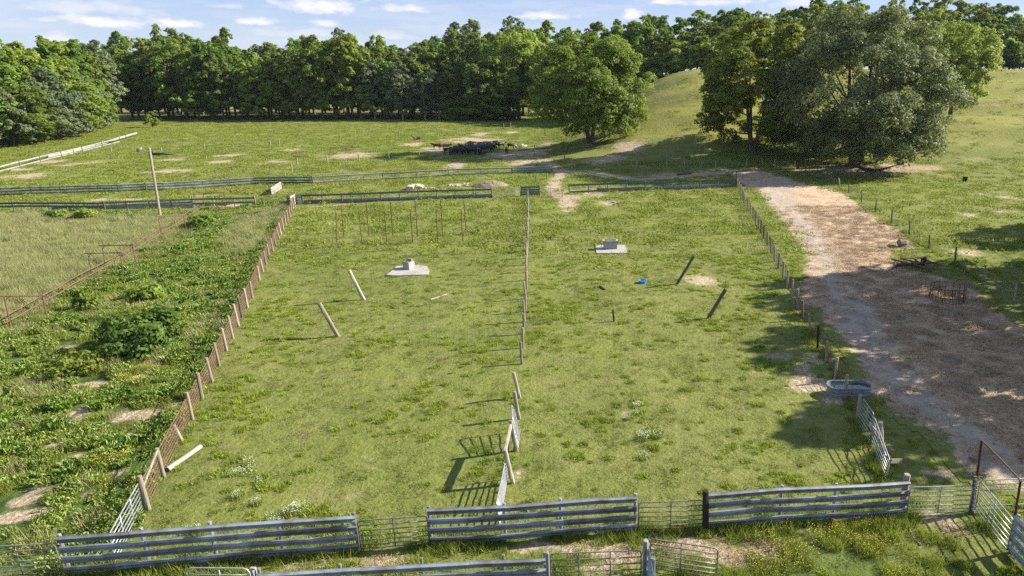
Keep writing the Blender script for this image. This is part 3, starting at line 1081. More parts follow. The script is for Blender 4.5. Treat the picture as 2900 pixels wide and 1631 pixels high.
def ppost(t, tx, ty, bx, by, r, kind='wood', parent=None, name='post'):
    b = g(t, bx, by)
    return post(b, top_at(b, *t(tx, ty)), r, kind, parent, name)


def centre(pts):
    c = sum((Vector(p) for p in pts), Vector((0, 0, 0))) / len(pts)
    return Vector((c.x, c.y, ht(c.x, c.y)))


# ------------------------------------------------------------------ steel guardrail fence
WB = [(0, 0), (.012, .010), (.064, .038), (.068, .072), (.018, .104), (.016, .130), (.076, .162), (.098, .205), (.094, .222), (.010, .268), (0, .285),
      (-.010, .285), (-.006, .262), (.080, .214), (.084, .206), (.066, .168), (.006, .134), (.008, .100), (.058, .069), (.054, .044), (.004, .018), (-.010, .004)]
FB = [(0, 0), (.06, .01), (.06, .29), (0, .31), (-.01, .30), (.045, .28), (.045, .02), (-.01, .01)]


def ground_to(p):
    return Vector((p.x, p.y, ht(p.x, p.y)))


def rail_fence(name, a, b, label, rows=4, z0=.10, pitch=.425, posts=(0, .5, 1), h=None, mat='galvold', prof=WB, sec=3.8, post_r=.07, post_kind='galvold',
               side=None, group=None, rail_name='rail', post_above=.05, cat='fence', rows_z=None, skip=None):
    a, b = ground_to(a), ground_to(b)
    root = empty(name, centre([a, b]), label, cat, group)
    t = (b - a); L = t.length; t.normalize()
    s = Vector((t.y, -t.x, 0)).normalized()
    if s.dot(Vector((0 - a.x, 0 - a.y, 0))) < 0:
        s = -s
    if side:
        s = s * side
    zs = rows_z or [z0 + i * pitch for i in range(rows)]
    Hh = h or zs[-1] + .29
    for fr in posts:
        p = ground_to(a + (b - a) * fr) - s * .09
        post(p, p + Vector((rnd.uniform(-.02, .02), 0, Hh + post_above)), post_r, post_kind, root)
    for r, z in enumerate(zs):
        x = 0.0
        first = True
        while x < L - .05:
            ln = sec * (rnd.uniform(.35, 1.0) if first else 1.0)
            x2 = min(L, x + ln)
            if L - x2 < .5:
                x2 = L
            first = False
            o1 = rnd.uniform(-.012, .012)
            pa = ground_to(a + t * max(0, x - (.10 if x > 0 else rnd.uniform(0, .05)))); pb = ground_to(a + t * x2)
            m = MB()
            lift = 0.006 if int(x * 10) % 2 else 0.0
            pa = pa + Vector((0, 0, z + o1)) + s * lift
            pb = pb + Vector((0, 0, z + o1 + rnd.uniform(-.03, .02))) + s * (lift + .006)
            m.prof(pa, pb, prof, s)
            if skip is None or (r, int(x / sec)) not in skip:
                m.build(rail_name, M[mat], root)
            x = x2
    return root


# ------------------------------------------------------------------ tube gates
def gate(a, b, label, h=1.25, z0=.13, rails=7, stays=(.5,), r=.029, mat='pipeold', corner=.14, group=None, ta=None, tb=None, name='tube_gate', bottom_mat=None, sag=0.0, rail_z=None):
    """a, b: feet of the two ends on the ground; ta, tb: tops (for a leaning gate)"""
    a, b = Vector(a), Vector(b)
    root = empty(name, centre([a, b]), label, 'gate', group)
    ta = Vector(ta) if ta is not None else a + Vector((0, 0, h + z0))
    tb = Vector(tb) if tb is not None else b + Vector((0, 0, h + z0))
    ua = (ta - a).normalized(); ub = (tb - b).normalized()
    a0 = a + ua * z0; b0 = b + ub * z0

    def P(u, v):
        lo = a0.lerp(b0, u); hi = ta.lerp(tb, u)
        return lo.lerp(hi, v) + Vector((0, 0, -sag * 4 * u * (1 - u)))
    L = (b - a).length
    cu = corner / L; cv = corner / h
    pts = [P(0, 0), P(0, .5), P(0, 1 - cv), P(cu * .3, 1 - cv * .3), P(cu, 1)] + [P(u, 1) for u in (.25, .5, .75)] + [P(1 - cu, 1), P(1 - cu * .3, 1 - cv * .3), P(1, 1 - cv), P(1, .5), P(1, 0)]
    MB().tube(pts, r, 7).build('frame', M[mat], root, True)
    for i in range(rails - 1):
        v = (rail_z[i] if rail_z else (i / (rails - 1)) ** 1.12)
        MB().tube([P(0, v), P(.33, v), P(.66, v), P(1, v)], r * .82, 6).build('rail', M[bottom_mat if (bottom_mat and i == 0) else mat], root, True)
    for st in stays:
        MB().tube([P(st, 0), P(st, 1)], r * .85, 5).build('stay', M[mat], root, True)
    return root


# ------------------------------------------------------------------ near line of steel fences and gates
near_grp = 'steel guardrail fences nearest the viewer'
aL, bL = g(D1, 675, 1440), g(D2, 1045, 1205)
rail_fence('guardrail_fence', aL, bL, 'long four-rail steel guardrail fence between the two lower left tube gates', posts=(0.005, .27, .5, .73, .995), group=near_grp)
aM, bM = g(D2, 1752, 1140), g(D3, 1250, 1005)
rail_fence('guardrail_fence', aM, bM, 'four-rail steel guardrail fence where the middle cross fence meets the line', posts=(.005, .36, .63, .995), group=near_grp)
aR, bR = g(D3, 1962, 975), g(D4, 1378, 842)
rail_fence('guardrail_fence', aR, bR, 'four-rail steel guardrail fence from the black post to the gate by the track', posts=(.36, .63), group=near_grp)
gate_grp = 'tube gates in the near steel fence line'
gate(g(D1, -420, 1500), g(D1, 640, 1440), 'galvanised tube gate at the far lower left against the weeds', group=gate_grp, stays=(.28, .62), r=.026)
gate(g(D2, 1060, 1200), g(D2, 1748, 1150), 'dull grey tube gate between the two left guardrail fences', group=gate_grp)
gate(g(D3, 1270, 1010), g(D3, 1915, 985), 'grey tube gate with rusty bottom rail beside the black post', group=gate_grp, bottom_mat='rust')
gate(g(D4, 1392, 845), g(D4, 2012, 830), 'bright galvanised tube gate beside the red overhead pipe', group=gate_grp, mat='pipe')
b_ = g(D3, 1945, 985)
tag(post(b_, top_at(b_, *D3(1948, 590)), .135, 'tar', None, 'gate_post'), 'thick black tarred gate post at the left end of the right guardrail', 'post')
for (x, y, lab) in [(1368, 850, 'stout grey wooden corner post at the right end of the guardrail')]:
    b_ = g(D4, x, y) + Vector((0, .25, 0)); b_.z = ht(b_.x, b_.y)
    tag(post(b_, b_ + Vector((0, 0, 1.85)), .14, 'wood', None, 'corner_post'), lab, 'post')

# gate post hung with chain, with the red overhead pipe frame
cp = g(D4, 2045, 825)
root = empty('chain_gate_post', cp, 'dark gate post hung with chain beside the galvanised gates', 'post')
ct = top_at(cp, *D4(2085, 445))
post(cp, ct, .085, 'darkwood', root)
mb = MB()
for k in range(16):
    p = cp.lerp(ct, .12 + .055 * k) + Vector((.05 * (-1) ** k * .6, -.10, 0))
    mb.tube([p + Vector((.045 * math.cos(a), 0, .035 * math.sin(a))) for a in [i * math.pi / 3 for i in range(7)]], .014, 4)
mb.build('chain', M['pipe'], root)
rp = cp + Vector((.12, .12, 0)); rp.z = ht(rp.x, rp.y)
rt = top_at(rp, *D4(2148, 85))
q0 = g(D4, 2475, 905); q1 = top_at(q0, *D4(2540, 500))
root = empty('overhead_pipe_arch', rp, 'dark red overhead pipe frame sloping down from a tall upright beside the track', 'pipe arch')
post(rp, rt, .05, 'redpaint', root, 'upright')
post(q0, q1, .05, 'redpaint', root, 'upright')
MB().tube([rt, rt.lerp(q1, .5) + Vector((0, 0, .05)), rt.lerp(q1, .95) + Vector((0, 0, .04)), q1], .034, 7).build('crossbar', M['rustlight'], root, True)
# gates running from the chain post
gate(g(D4, 2080, 800), g(D4, 2400, 1215), 'galvanised tube gate swung diagonally towards the viewer at lower right', mat='pipe', h=1.35, stays=(.5,), group=gate_grp)
gate(g(D4, 2085, 775), g(D4, 3250, 720), 'galvanised tube gate across the gravel track', mat='pipe', h=1.25, rails=4, stays=(.35, .65), group=gate_grp, rail_z=[0, .62, .82])
s1, s2 = g(D4, 2415, 1210), g(D4, 2950, 1800)
rail_fence('guardrail_fence', s1, s2, 'guardrail fence at the lower right corner running towards the viewer', rows=4, posts=(0.02, .4, .8), mat='galv', group=near_grp, side=1, post_kind='wood')
# shed roof edge in the corner
c = G(*D4(2420, 1520), z=2.2)
root = empty('low_shed', Vector((c.x + 1.5, c.y - 1.6, ht(c.x, c.y))), 'corner of a low shed with white metal roof at lower right', 'shed')
mb = MB(); mb.box((c.x + 1.9, c.y - 1.9, 1.0), (4.2, 3.0, 2.0)); mb.build('wall', M['greyboard'], root)
for k in range(12):
    xx = c.x - .35 + k * .42
    mb = MB(); mb.box((xx, c.y - 1.75, 2.16 + (.012 if k % 2 else 0)), (.40, 3.9, .04)); mb.box((xx + .2, c.y - 1.75, 2.20), (.05, 3.9, .05)); mb.build('roof_panel', M['roofmetal'], root)

# nearest row along the bottom edge
def at_top(t, x, y, z):
    p = G(*t(x, y), z=z)
    return ground_to(p)


fh = 1.42
f1, f2 = at_top(E4, 880, 655, fh), at_top(D3, 345, 1248, fh)
rail_fence('guardrail_fence', f1, f2, 'guardrail fence along the bottom edge with dark blue-grey rails', rows=3, z0=.15, pitch=.48, h=fh, posts=(.005, .278, .56, .845, .995), group='guardrail fences at the bottom edge', post_kind='galvold', post_above=.12, post_r=.055)
g1, g2 = at_top(D3, 385, 1222, 1.38), at_top(D3, 1300, 1198, 1.38)
gate(g1, g2, 'two-stay tube gate at the bottom edge beside the double steel post', rails=6, stays=(.31, .66), h=1.25, group='tube gates at the bottom edge')
g3, g4 = at_top(D3, 1395, 1082, 1.38), at_top(D3, 2075, 1165, 1.38)
gate(g3, g4, 'open tube gate swung over bare dirt at the bottom edge', rails=7, stays=(.46,), h=1.25, group='tube gates at the bottom edge')
p = at_top(D3, 355, 1205, 1.7)
tag(post(p, p + Vector((0, 0, 1.7)), .075, 'galvold', None, 'steel_post'), 'steel post between the blue-grey guardrail and the bottom gate', 'post')
p = at_top(D3, 1345, 1095, 1.75); p2 = at_top(D3, 1440, 1500, 1.5)
tag(post(p, p + Vector((0, 0, 1.75)), .11, 'galvold', None, 'steel_post'), 'thick double steel post between the two bottom gates', 'post')
rail_fence('guardrail_fence', p + Vector((.12, -.1, 0)), p2 + Vector((.0, -.4, 0)), 'short guardrail fence running end-on below the double steel post', rows=3, z0=.3, pitch=.45, posts=(.3, .9), mat='galv', group='guardrail fences at the bottom edge')
w1, w2 = at_top(E4, 160, 607, 1.38), at_top(E4, 803, 607, 1.38)
gate(w1, w2, 'bright galvanised tube gate half cut off by the bottom edge', rails=6, stays=(.52,), h=1.25, mat='pipe', corner=.2, group='tube gates at the bottom edge')
p = at_top(E4, 845, 600, 1.55)
mb = MB(); mb.box(p + Vector((0, 0, .78)), (.17, .09, 1.56)); mb.box(p + Vector((.05, -.09, 1.2)), (.05, .11, .6)); tag(mb.build('white_post', M['white']), 'white painted steel post beside the cut-off galvanised gate', 'post')

# rope lying by the gate
mb = MB(); pts = [g(D4, x, y, .04) for x, y in [(1378, 835), (1392, 890), (1425, 980), (1455, 1050), (1495, 1095), (1540, 1135)]]
mb.tube(pts, .022, 5); tag(mb.build('rope', M['rope'], None, True), 'pale rope trailing over the ground below the right guardrail end', 'rope')

# ------------------------------------------------------------------ wire fences with wooden posts
def wire_fence(name, pts, label, h=1.35, post_r=.08, kind='wood', nw=6, wmat='wire', wr=.006, stay=0.0, post_h=None, group=None, tops=None, kinds=None, rails=None, rmat='rustlight', rr=.02, side=.09, flip=1):
    """pts: feet of the posts; woven wire = strands (one part each) and upright stays (joined)"""
    pts = [Vector(p) for p in pts]
    root = empty(name, centre(pts), label, 'fence', group)
    for i, p in enumerate(pts):
        tp = tops[i] if tops and tops[i] is not None else p + Vector((rnd.gauss(0, .05), rnd.gauss(0, .04), (post_h or h + .15) * rnd.uniform(.93, 1.06)))
        post(p, tp, post_r * rnd.uniform(.88, 1.15), (kinds or {}).get(i, kind), root)
    offs = []
    for i, p in enumerate(pts):
        t = pts[min(i + 1, len(pts) - 1)] - pts[max(i - 1, 0)]
        s = Vector((t.y, -t.x, 0)).normalized() * side * flip
        offs.append(s)
    for k in range(nw):
        z = .06 + (h - .06) * (k / max(1, nw - 1)) ** 1.1
        line = []
        for i, p in enumerate(pts):
            line.append(p + offs[i] + Vector((0, 0, z)))
            if i < len(pts) - 1:
                mid = (p + pts[i + 1]) / 2 + (offs[i] + offs[i + 1]) / 2
                line.append(Vector((mid.x, mid.y, ht(mid.x, mid.y) + z - .02 + rnd.uniform(-.015, .015))))
        MB().tube(line, wr, 3, cap=False).build('wire', M[wmat], root)
    if rails:
        for z in rails:
            MB().tube([p + offs[i] * 1.3 + Vector((0, 0, z)) for i, p in enumerate(pts)], rr, 5, cap=False).build('pipe_rail', M[rmat], root)
    if stay:
        mb = MB()
        for i in range(len(pts) - 1):
            a, b2 = pts[i] + offs[i], pts[i + 1] + offs[i + 1]
            n = max(1, int((b2 - a).length / stay))
            for k in range(n):
                q = a.lerp(b2, (k + .5) / n)
                z = ht(q.x, q.y)
                mb.tube([(q.x, q.y, z + .04), (q.x + rnd.uniform(-.01, .01), q.y, z + h)], wr * .9, 3, cap=False)
        o = mb.build('wire_stays', M[wmat], root)
        o['kind'] = 'stuff'
    return root


# left cross fence, rusty stock panels on leaning posts
LF = [(D1, 1400, 440, 1495, 780), (D1, 1575, 165, 1650, 460), (D1, 1745, -70, 1830, 90), (C1, 1875, 1105, 1940, 1380), (C1, 1985, 910, 2035, 1170), (C1, 2070, 755, 2135, 1000), (C1, 2150, 605, 2205, 840),
      (C1, 2230, 460, 2280, 690), (C1, 2290, 335, 2345, 565), (C1, 2345, 215, 2400, 445), (C1, 2395, 155, 2432, 350), (C1, 2450, 60, 2490, 255), (C1, 2510, -10, 2540, 155),
      (B2, 10, 1255, 35, 1400), (B2, 42, 1185, 70, 1315), (B2, 75, 1105, 100, 1240), (B2, 107, 1035, 135, 1172), (B2, 145, 975, 172, 1115), (B2, 172, 920, 200, 1052), (B2, 200, 865, 232, 985),
      (B2, 225, 820, 252, 940), (B2, 255, 775, 278, 895), (B2, 283, 745, 300, 852), (B2, 305, 695, 322, 808), (B2, 328, 660, 343, 765), (B2, 345, 620, 360, 725), (B2, 362, 590, 376, 690), (B2, 378, 565, 390, 655)]
pts = [g(t, bx, by) for (t, tx, ty, bx, by) in LF]
tops = [top_at(p, *t(tx, ty)) for p, (t, tx, ty, bx, by) in zip(pts, LF)]
lf = wire_fence('stock_panel_fence', pts, 'fence of leaning grey posts and rusty stock panels between weeds and left pen', h=1.28, post_r=.095, nw=7, wmat='rustlight', wr=.013, stay=.20, tops=tops, kinds={10: 'darkwood', 8: 'wood'},
                flip=-1, rails=[1.22], rr=.022)
br = MB(); br.tube([tops[1] + Vector((0, 0, -.12)), tops[0].lerp(pts[0], .35)], .06, 7); br.build('brace', M['wood'], lf)
ga, gb = g(D1, 1450, 775), g(D1, 1160, 1345)
gate(gb, ga, 'galvanised tube gate at the left pen corner behind the long guardrail', mat='pipe', h=1.3, ta=top_at(gb, *D1(1100, 1025)), tb=top_at(ga, *D1(1395, 505)), stays=(.33, .66), group='galvanised gates closing the pen corners')

# middle cross fence
mids = [E3(612, 1050), E3(645, 775), E3(665, 500), E3(670, 322)]
ys = [1031, 986, 946, 911, 882, 846]
xs_ = [1478, 1481.5, 1484, 1486, 1488, 1490]
k = 1 / (846 - 214)
while True:
    k += .00007
    y = 214 + 1 / k
    if y < 562:
        break
    ys.append(y); xs_.append(1490 + (846 - y) * .024 + rnd.uniform(-1.2, 1.2))
pts = [G(x, y) for x, y in mids] + [G(x, y) for x, y in zip(xs_, ys)]
tops = [top_at(pts[0], *E3(545, 765)), top_at(pts[1], *E3(590, 515)), top_at(pts[2], *E3(625, 268)), top_at(pts[3], *E3(617, 103))] + [p + Vector((rnd.gauss(-.05, .05), 0, rnd.uniform(1.45, 1.7))) for p in pts[4:]]
mf = empty('pen_divider_fence', centre(pts), 'fence of old grey posts and thin wire dividing the two pens', 'fence')
for i, (p, tp) in enumerate(zip(pts, tops)):
    post(p, tp, .10 if i < 4 else .085, 'wood' if i != 0 else 'palewood', mf)
MB().beam(tops[1] + Vector((.02, 0, -.25)), tops[0] + Vector((0, 0, -.1)), .09, .22).build('top_rail', M['palewood'], mf)
for z in (.1, .3, .5, .75, 1.0, 1.3):
    MB().tube([p + Vector((.09, 0, z)) for p in pts[14:]], .011, 3, cap=False).build('wire', M['wire'], mf)
mb = MB()
for i in range(15, len(pts) - 1):
    for j in range(7):
        q = pts[i].lerp(pts[i + 1], j / 6) + Vector((.09, 0, 0))
        mb.tube([q, q + Vector((0, 0, 1.32))], .011, 3, cap=False)
mb.build('wire_stays', M['wire'], mf)['kind'] = 'stuff'
a, b2 = g(E3, 660, 775), g(E3, 678, 610)
gate(a, b2, 'galvanised tube gate seen edge-on beside the middle fence posts', mat='pipe', h=1.35, ta=top_at(a, *E3(612, 590)), tb=top_at(b2, *E3(600, 375)), stays=(.5,), group='galvanised gates closing the pen corners')
a, b2 = g(E3, 567, 1015), g(E3, 497, 1452)
gate(b2, a, 'bowed galvanised gate running up to the middle guardrail from the divider post', mat='pipe', h=1.35, ta=top_at(b2, *E3(470, 1225)), tb=top_at(a, *E3(552, 840)), stays=(.5,), group='galvanised gates closing the pen corners')

# right pen fence with woven wire
RF = [(E5, 152, 60, 152, 190), (E5, 165, 120, 165, 215), (E5, 180, 150, 178, 245), (E5, 196, 175, 194, 280), (E5, 210, 205, 210, 315), (E5, 222, 240, 222, 355), (E5, 235, 280, 240, 390), (E5, 262, 315, 268, 430), (E5, 290, 350, 290, 468), (E5, 318, 390, 314, 500),
      (E5, 347, 430, 340, 555), (E5, 372, 470, 366, 600), (E5, 393, 515, 384, 645), (E5, 420, 565, 413, 700), (E5, 452, 625, 448, 755), (E5, 486, 685, 482, 830), (E5, 523, 765, 514, 915), (E5, 565, 828, 553, 980),
      (E5, 607, 910, 597, 1070), (E5, 648, 992, 636, 1165), (E5, 692, 1080, 682, 1255), (C4, 300, 65, 300, 270), (C4, 345, 180, 352, 385), (C4, 415, 310, 420, 520), (C4, 507, 440, 500, 655), (C4, 600, 585, 583, 800),
      (C4, 700, 755, 668, 990), (C4, 800, 925, 775, 1165), (C4, 930, 1130, 890, 1400)]
pts = [g(t, bx, by) for (t, tx, ty, bx, by) in RF]
tops = [top_at(p, *t(tx, ty)) for p, (t, tx, ty, bx, by) in zip(pts, RF)]
wire_fence('woven_wire_fence', pts, 'woven wire fence on round posts between the right pen and the track', h=1.25, post_r=.088, nw=8, wr=.011, wmat='rustlight', stay=.32, tops=tops,
           kinds={24: 'tar', 22: 'darkwood', 0: 'darkwood', 13: 'darkwood', 12: 'darkwood'}, flip=-1)
# trampled corner at the near end of the right fence
for (tx, ty, bx, by, r, kd, lab) in [(752, 400, 735, 640, .10, 'darkwood', 'dark post with tied gate pipe right of the stock tank'),
                                     (870, 515, 880, 800, .15, 'wood', 'thickest round post in the right fence corner'),
                                     (980, 815, 985, 1010, .13, 'wood', 'short round post behind the leaning corner gate')]:
    b_ = g(E2, bx, by)
    tag(post(b_, top_at(b_, *E2(tx, ty)), r, kd, None, 'fence_post'), lab, 'post')
a, b2 = g(E2, 575, 545), g(E2, 742, 800)
gate(a, b2, 'bent galvanised gate tied between posts below the stock tank', mat='pipe', h=1.35, ta=top_at(a, *E2(650, 215)), tb=top_at(b2, *E2(790, 410)), rails=8, group='galvanised gates closing the pen corners', r=.02)
a, b2 = g(E2, 742, 800), g(E2, 935, 1290)
gate(a, b2, 'leaning galvanised gate with red top rail in the right pen corner', mat='pipe', h=1.35, ta=top_at(a, *E2(795, 450)), tb=top_at(b2, *E2(1000, 1020)), rails=7, stays=(.35, .7), group='galvanised gates closing the pen corners', r=.024)
mb = MB()
q_ = [(g(E2, 575, 545), (655, 190)), (g(E2, 735, 640), (770, 390)), (g(E2, 800, 760), (845, 520)), (g(E2, 850, 930), (830, 705)), (g(E2, 900, 1100), (925, 880)), (g(E2, 935, 1290), (1002, 1010))]
mb.tube([top_at(b0_, *E2(*t0_)) + Vector((.06, 0, 0)) for b0_, t0_ in q_], .03, 6)
tag(mb.build('corner_rail', M['rustlight'], None, True), 'rust-red top rail running over the bent corner gates below the stock tank', 'rail')
mb = MB(); q0 = g(E2, 1120, 1215); q1 = g(E2, 960, 1290)
mb.beam(q0 + Vector((0, 0, .8)), top_at(q1, *E2(1010, 1022)), .05, .2)
tag(mb.build('corner_board', M['wood']), 'short slanting board joining the corner gate to the stout corner post', 'board')
mb = MB(); q0 = g(E2, 700, 760)
mb.beam(top_at(q0, *E2(733, 540)), top_at(g(E2, 760, 860), *E2(820, 650)), .06, .22)
tag(mb.build('corner_board', M['palewood']), 'split grey board wedged beside the thick round post', 'board')

# fence along the far side of the track
TF = [(B4, 335, 205, 335, 295), (B4, 378, 200, 378, 300), (B4, 415, 225, 413, 325), (B4, 500, 260, 498, 372), (B4, 600, 300, 600, 398), (B4, 660, 340, 662, 442), (B4, 712, 370, 722, 458), (B4, 813, 410, 813, 520), (B4, 945, 492, 940, 615), (B4, 1090, 590, 1083, 715),
      (B4, 1250, 685, 1243, 830), (B4, 1428, 795, 1422, 950), (B4, 1625, 940, 1620, 1085), (B4, 1895, 1065, 1878, 1235), (B4, 2190, 1245, 2155, 1410), (C4, 2505, 10, 2475, 190), (C4, 2990, 230, 2950, 480)]
pts = [g(t, bx, by) for (t, tx, ty, bx, by) in TF]
tops = [top_at(p, *t(tx, ty)) for p, (t, tx, ty, bx, by) in zip(pts, TF)]
wire_fence('wire_fence', pts, 'thin wire fence on dark posts between the track and the right pasture', h=1.15, post_r=.085, nw=5, wr=.006, tops=tops, kind='darkwood', kinds={6: 'palewood', 14: 'wood', 15: 'wood'}, stay=.5)

# far posts and wire: between the track and the hill
HF = [(B3, 603, 180, 603, 275), (B3, 632, 205, 632, 290), (B3, 792, 198, 792, 262), (B3, 937, 215, 937, 290), (B3, 1097, 190, 1098, 275), (B3, 1258, 187, 1257, 268), (B3, 1423, 185, 1423, 258), (B3, 1560, 180, 1560, 270),
      (B3, 1737, 195, 1735, 280), (B3, 1908, 200, 1906, 277), (B3, 2050, 195, 2050, 272), (B3, 2195, 180, 2195, 255), (B3, 2365, 175, 2362, 245), (B3, 2510, 170, 2520, 235), (B4, 70, 180, 70, 280), (B4, 200, 195, 200, 285), (B4, 270, 200, 270, 290)]
pts = [g(t, bx, by) for (t, tx, ty, bx, by) in HF]
tops = [top_at(p, *t(tx, ty)) for p, (t, tx, ty, bx, by) in zip(pts, HF)]
wire_fence('wire_fence', pts, 'wire fence on pale posts along the foot of the hill before the shade trees', h=1.1, post_r=.11, nw=3, wr=.007, tops=tops)
FF = [(B2, 285, 290, 292, 358), (B2, 355, 230, 362, 310), (B2, 413, 170, 416, 240), (B2, 705, 145, 725, 220), (B2, 1030, 125, 1037, 205), (B2, 1332, 110, 1340, 185), (B2, 1640, 105, 1643, 168), (E1, 545, 500, 550, 615), (E1, 1055, 475, 1058, 600), (E1, 1555, 450, 1565, 590), (E1, 2045, 430, 2050, 590)]
pts = [g(t, bx, by) for (t, tx, ty, bx, by) in FF]
tops = [top_at(p, *t(tx, ty)) for p, (t, tx, ty, bx, by) in zip(pts, FF)]
wire_fence('wire_fence', pts, 'line of pale posts and thin wire in front of the cattle', h=1.1, post_r=.12, nw=2, wr=.008, tops=tops, kinds={7: 'white', 8: 'white', 9: 'white'})
F3 = [(B1, 1115, 60, 1120, 110), (B1, 1620, 60, 1625, 102), (B1, 2055, 35, 2055, 85), (A2, 847, 1365, 848, 1415), (A2, 1435, 1320, 1440, 1380), (A2, 2075, 1290, 2075, 1345), (A2, 2490, 1240, 2492, 1300), (A2, 2560, 1235, 2562, 1295)]
pts = [g(t, bx, by) for (t, tx, ty, bx, by) in F3]
tops = [top_at(p, *t(tx, ty)) for p, (t, tx, ty, bx, by) in zip(pts, F3)]
wire_fence('wire_fence', pts, 'farthest line of widely spaced posts crossing the far pasture', h=1.1, post_r=.13, nw=2, wr=.008, tops=tops)
F4 = [(A3, 165, 1200, 178, 1275), (A3, 330, 1300, 335, 1370), (B3, 528, 110, 528, 178)]
pts = [g(t, bx, by) for (t, tx, ty, bx, by) in F4]
tops = [top_at(p, *t(tx, ty)) for p, (t, tx, ty, bx, by) in zip(pts, F4)]
wire_fence('wire_fence', pts, 'sagging wire between dark posts left of the first shade tree', h=1.1, post_r=.12, nw=2, wr=.008, tops=tops, kind='darkwood')
a, b2 = g(B2, 148, 52), g(B2, 236, 40)
root = empty('post_and_rail', centre([a, b2]), 'two posts joined by one rail alone in the far pasture', 'fence')
post(a, a + Vector((0, 0, 1.6)), .14, 'wood', root); post(b2, b2 + Vector((0, 0, 1.6)), .14, 'wood', root)
MB().tube([a + Vector((0, 0, .9)), b2 + Vector((0, 0, .9))], .06, 5).build('rail', M['darkwood'], root)

# ------------------------------------------------------------------ far steel and board fences
def multi_rail(name, pxs, label, rows_z, mat, posts_n, h, post_kind='darkwood', prof=WB, cat='fence', group=None, seg=6.0):
    """a polyline fence with continuous rails in sections"""
    P = [ground_to(G(*q)) for q in pxs]
    root = empty(name, centre(P), label, cat, group)
    cum = [0]
    for i in range(len(P) - 1):
        cum.append(cum[-1] + (P[i + 1] - P[i]).length)
    L = cum[-1]

    def at(s):
        s = max(0, min(L, s))
        for i in range(len(P) - 1):
            if s <= cum[i + 1] + 1e-6:
                return ground_to(P[i].lerp(P[i + 1], (s - cum[i]) / (cum[i + 1] - cum[i])))
        return P[-1]
    for k in range(posts_n + 1):
        p = at(L * k / posts_n)
        post(p + Vector((0, .10, 0)), p + Vector((0, .10, h + .08)), .09, post_kind, root)
    n = max(1, int(round(L / seg)))
    for z in rows_z:
        for k in range(n):
            a_, b3 = at(L * k / n - .05), at(L * (k + 1) / n)
            t = (b3 - a_).normalized(); s = Vector((t.y, -t.x, 0)).normalized()
            if s.y > 0: s = -s
            mb = MB()
            dz = rnd.uniform(-.02, .02)
            mb.prof(a_ + Vector((0, 0, z + dz)), b3 + Vector((0, 0, z + rnd.uniform(-.02, .02))), prof, s)
            mb.build('rail', M[mat], root)
    return root, at, L


BOARD = [(0, 0), (.04, 0), (.04, .26), (0, .26)]
WIDE = [(0, 0), (.05, 0), (.05, .55), (0, .55)]
multi_rail('guardrail_fence', [B1(-300, 562), B1(0, 552), (378, 542), B2(0, 436)], 'far three-rail steel fence at left across the whole pasture', [.12, .55, .98], 'galvold', 10, 1.3, 'darkwood')
multi_rail('guardrail_fence', [B2(0, 436), B2(570, 430)], 'short darker stretch of the far steel fence above the white gate panel', [.12, .55, .98], 'bluegrey', 3, 1.3, 'darkwood')
multi_rail('guardrail_fence', [B2(570, 428), B2(1255, 388), B2(1920, 350), B3(0, 328)], 'far two-rail pale steel fence right of the white gate panel', [.10, .98], 'galv', 6, 1.3, 'wood')
multi_rail('guardrail_fence', [B3(0, 328), B3(400, 312)], 'far three-rail steel fence end beside the cattle path', [.10, .5, .98], 'galv', 2, 1.3, 'darkwood')
root, _, _ = multi_rail('board_fence', [B1(-300, 720), B1(0, 700), B1(1000, 712), B1(1940, 668)], 'left two-board dark fence behind the tall grass and light pole', [.62, 1.05], 'bluegrey', 11, 1.35, 'darkwood', BOARD)
multi_rail('board_fence', [B1(1945, 668), B1(2570, 655)], 'two-board grey fence stretch left of the wire gate', [.45, 1.05], 'greyboard', 3, 1.4, 'wood', BOARD)
multi_rail('board_fence', [B2(470, 636), B2(1400, 600), B2(2370, 570)], 'long fence of one top board over a low kick board behind the left pen', [.05, 1.15], 'bluegrey', 10, 1.4, 'darkwood', BOARD)
multi_rail('board_fence', [B3(575, 522), B3(1500, 490), B3(2245, 462)], 'fence of top board and low kick board behind the right pen', [.05, 1.12], 'bluegrey', 9, 1.4, 'darkwood', BOARD)
multi_rail('fence_of_boards', [B2(325, 640), B2(465, 632)], 'dark four-board panel at the left pen corner', [.1, .45, .8, 1.15], 'bluegrey', 1, 1.45, 'darkwood', BOARD, cat='fence panel')
multi_rail('fence_of_boards', [B3(92, 548), B3(275, 545)], 'dark four-board panel where the divider meets the back fence', [.1, .45, .8, 1.15], 'bluegrey', 2, 1.45, 'darkwood', BOARD, cat='fence panel')
r_, _, _ = multi_rail('fence_of_boards', [B2(152, 548), B2(262, 480)], 'short white board panel standing alone between the far fences', [.1, .48, .86], 'white', 1, 1.25, 'darkwood', WIDE[:0] or [(0, 0), (.05, 0), (.05, .32), (0, .32)], cat='fence panel')
r_, _, _ = multi_rail('fence_of_boards', [B2(352, 668), B2(405, 636)], 'pale board panel leaning on the left pen corner post', [.2, .55, .9, 1.25], 'palewood', 1, 1.7, 'wood', BOARD, cat='fence panel')
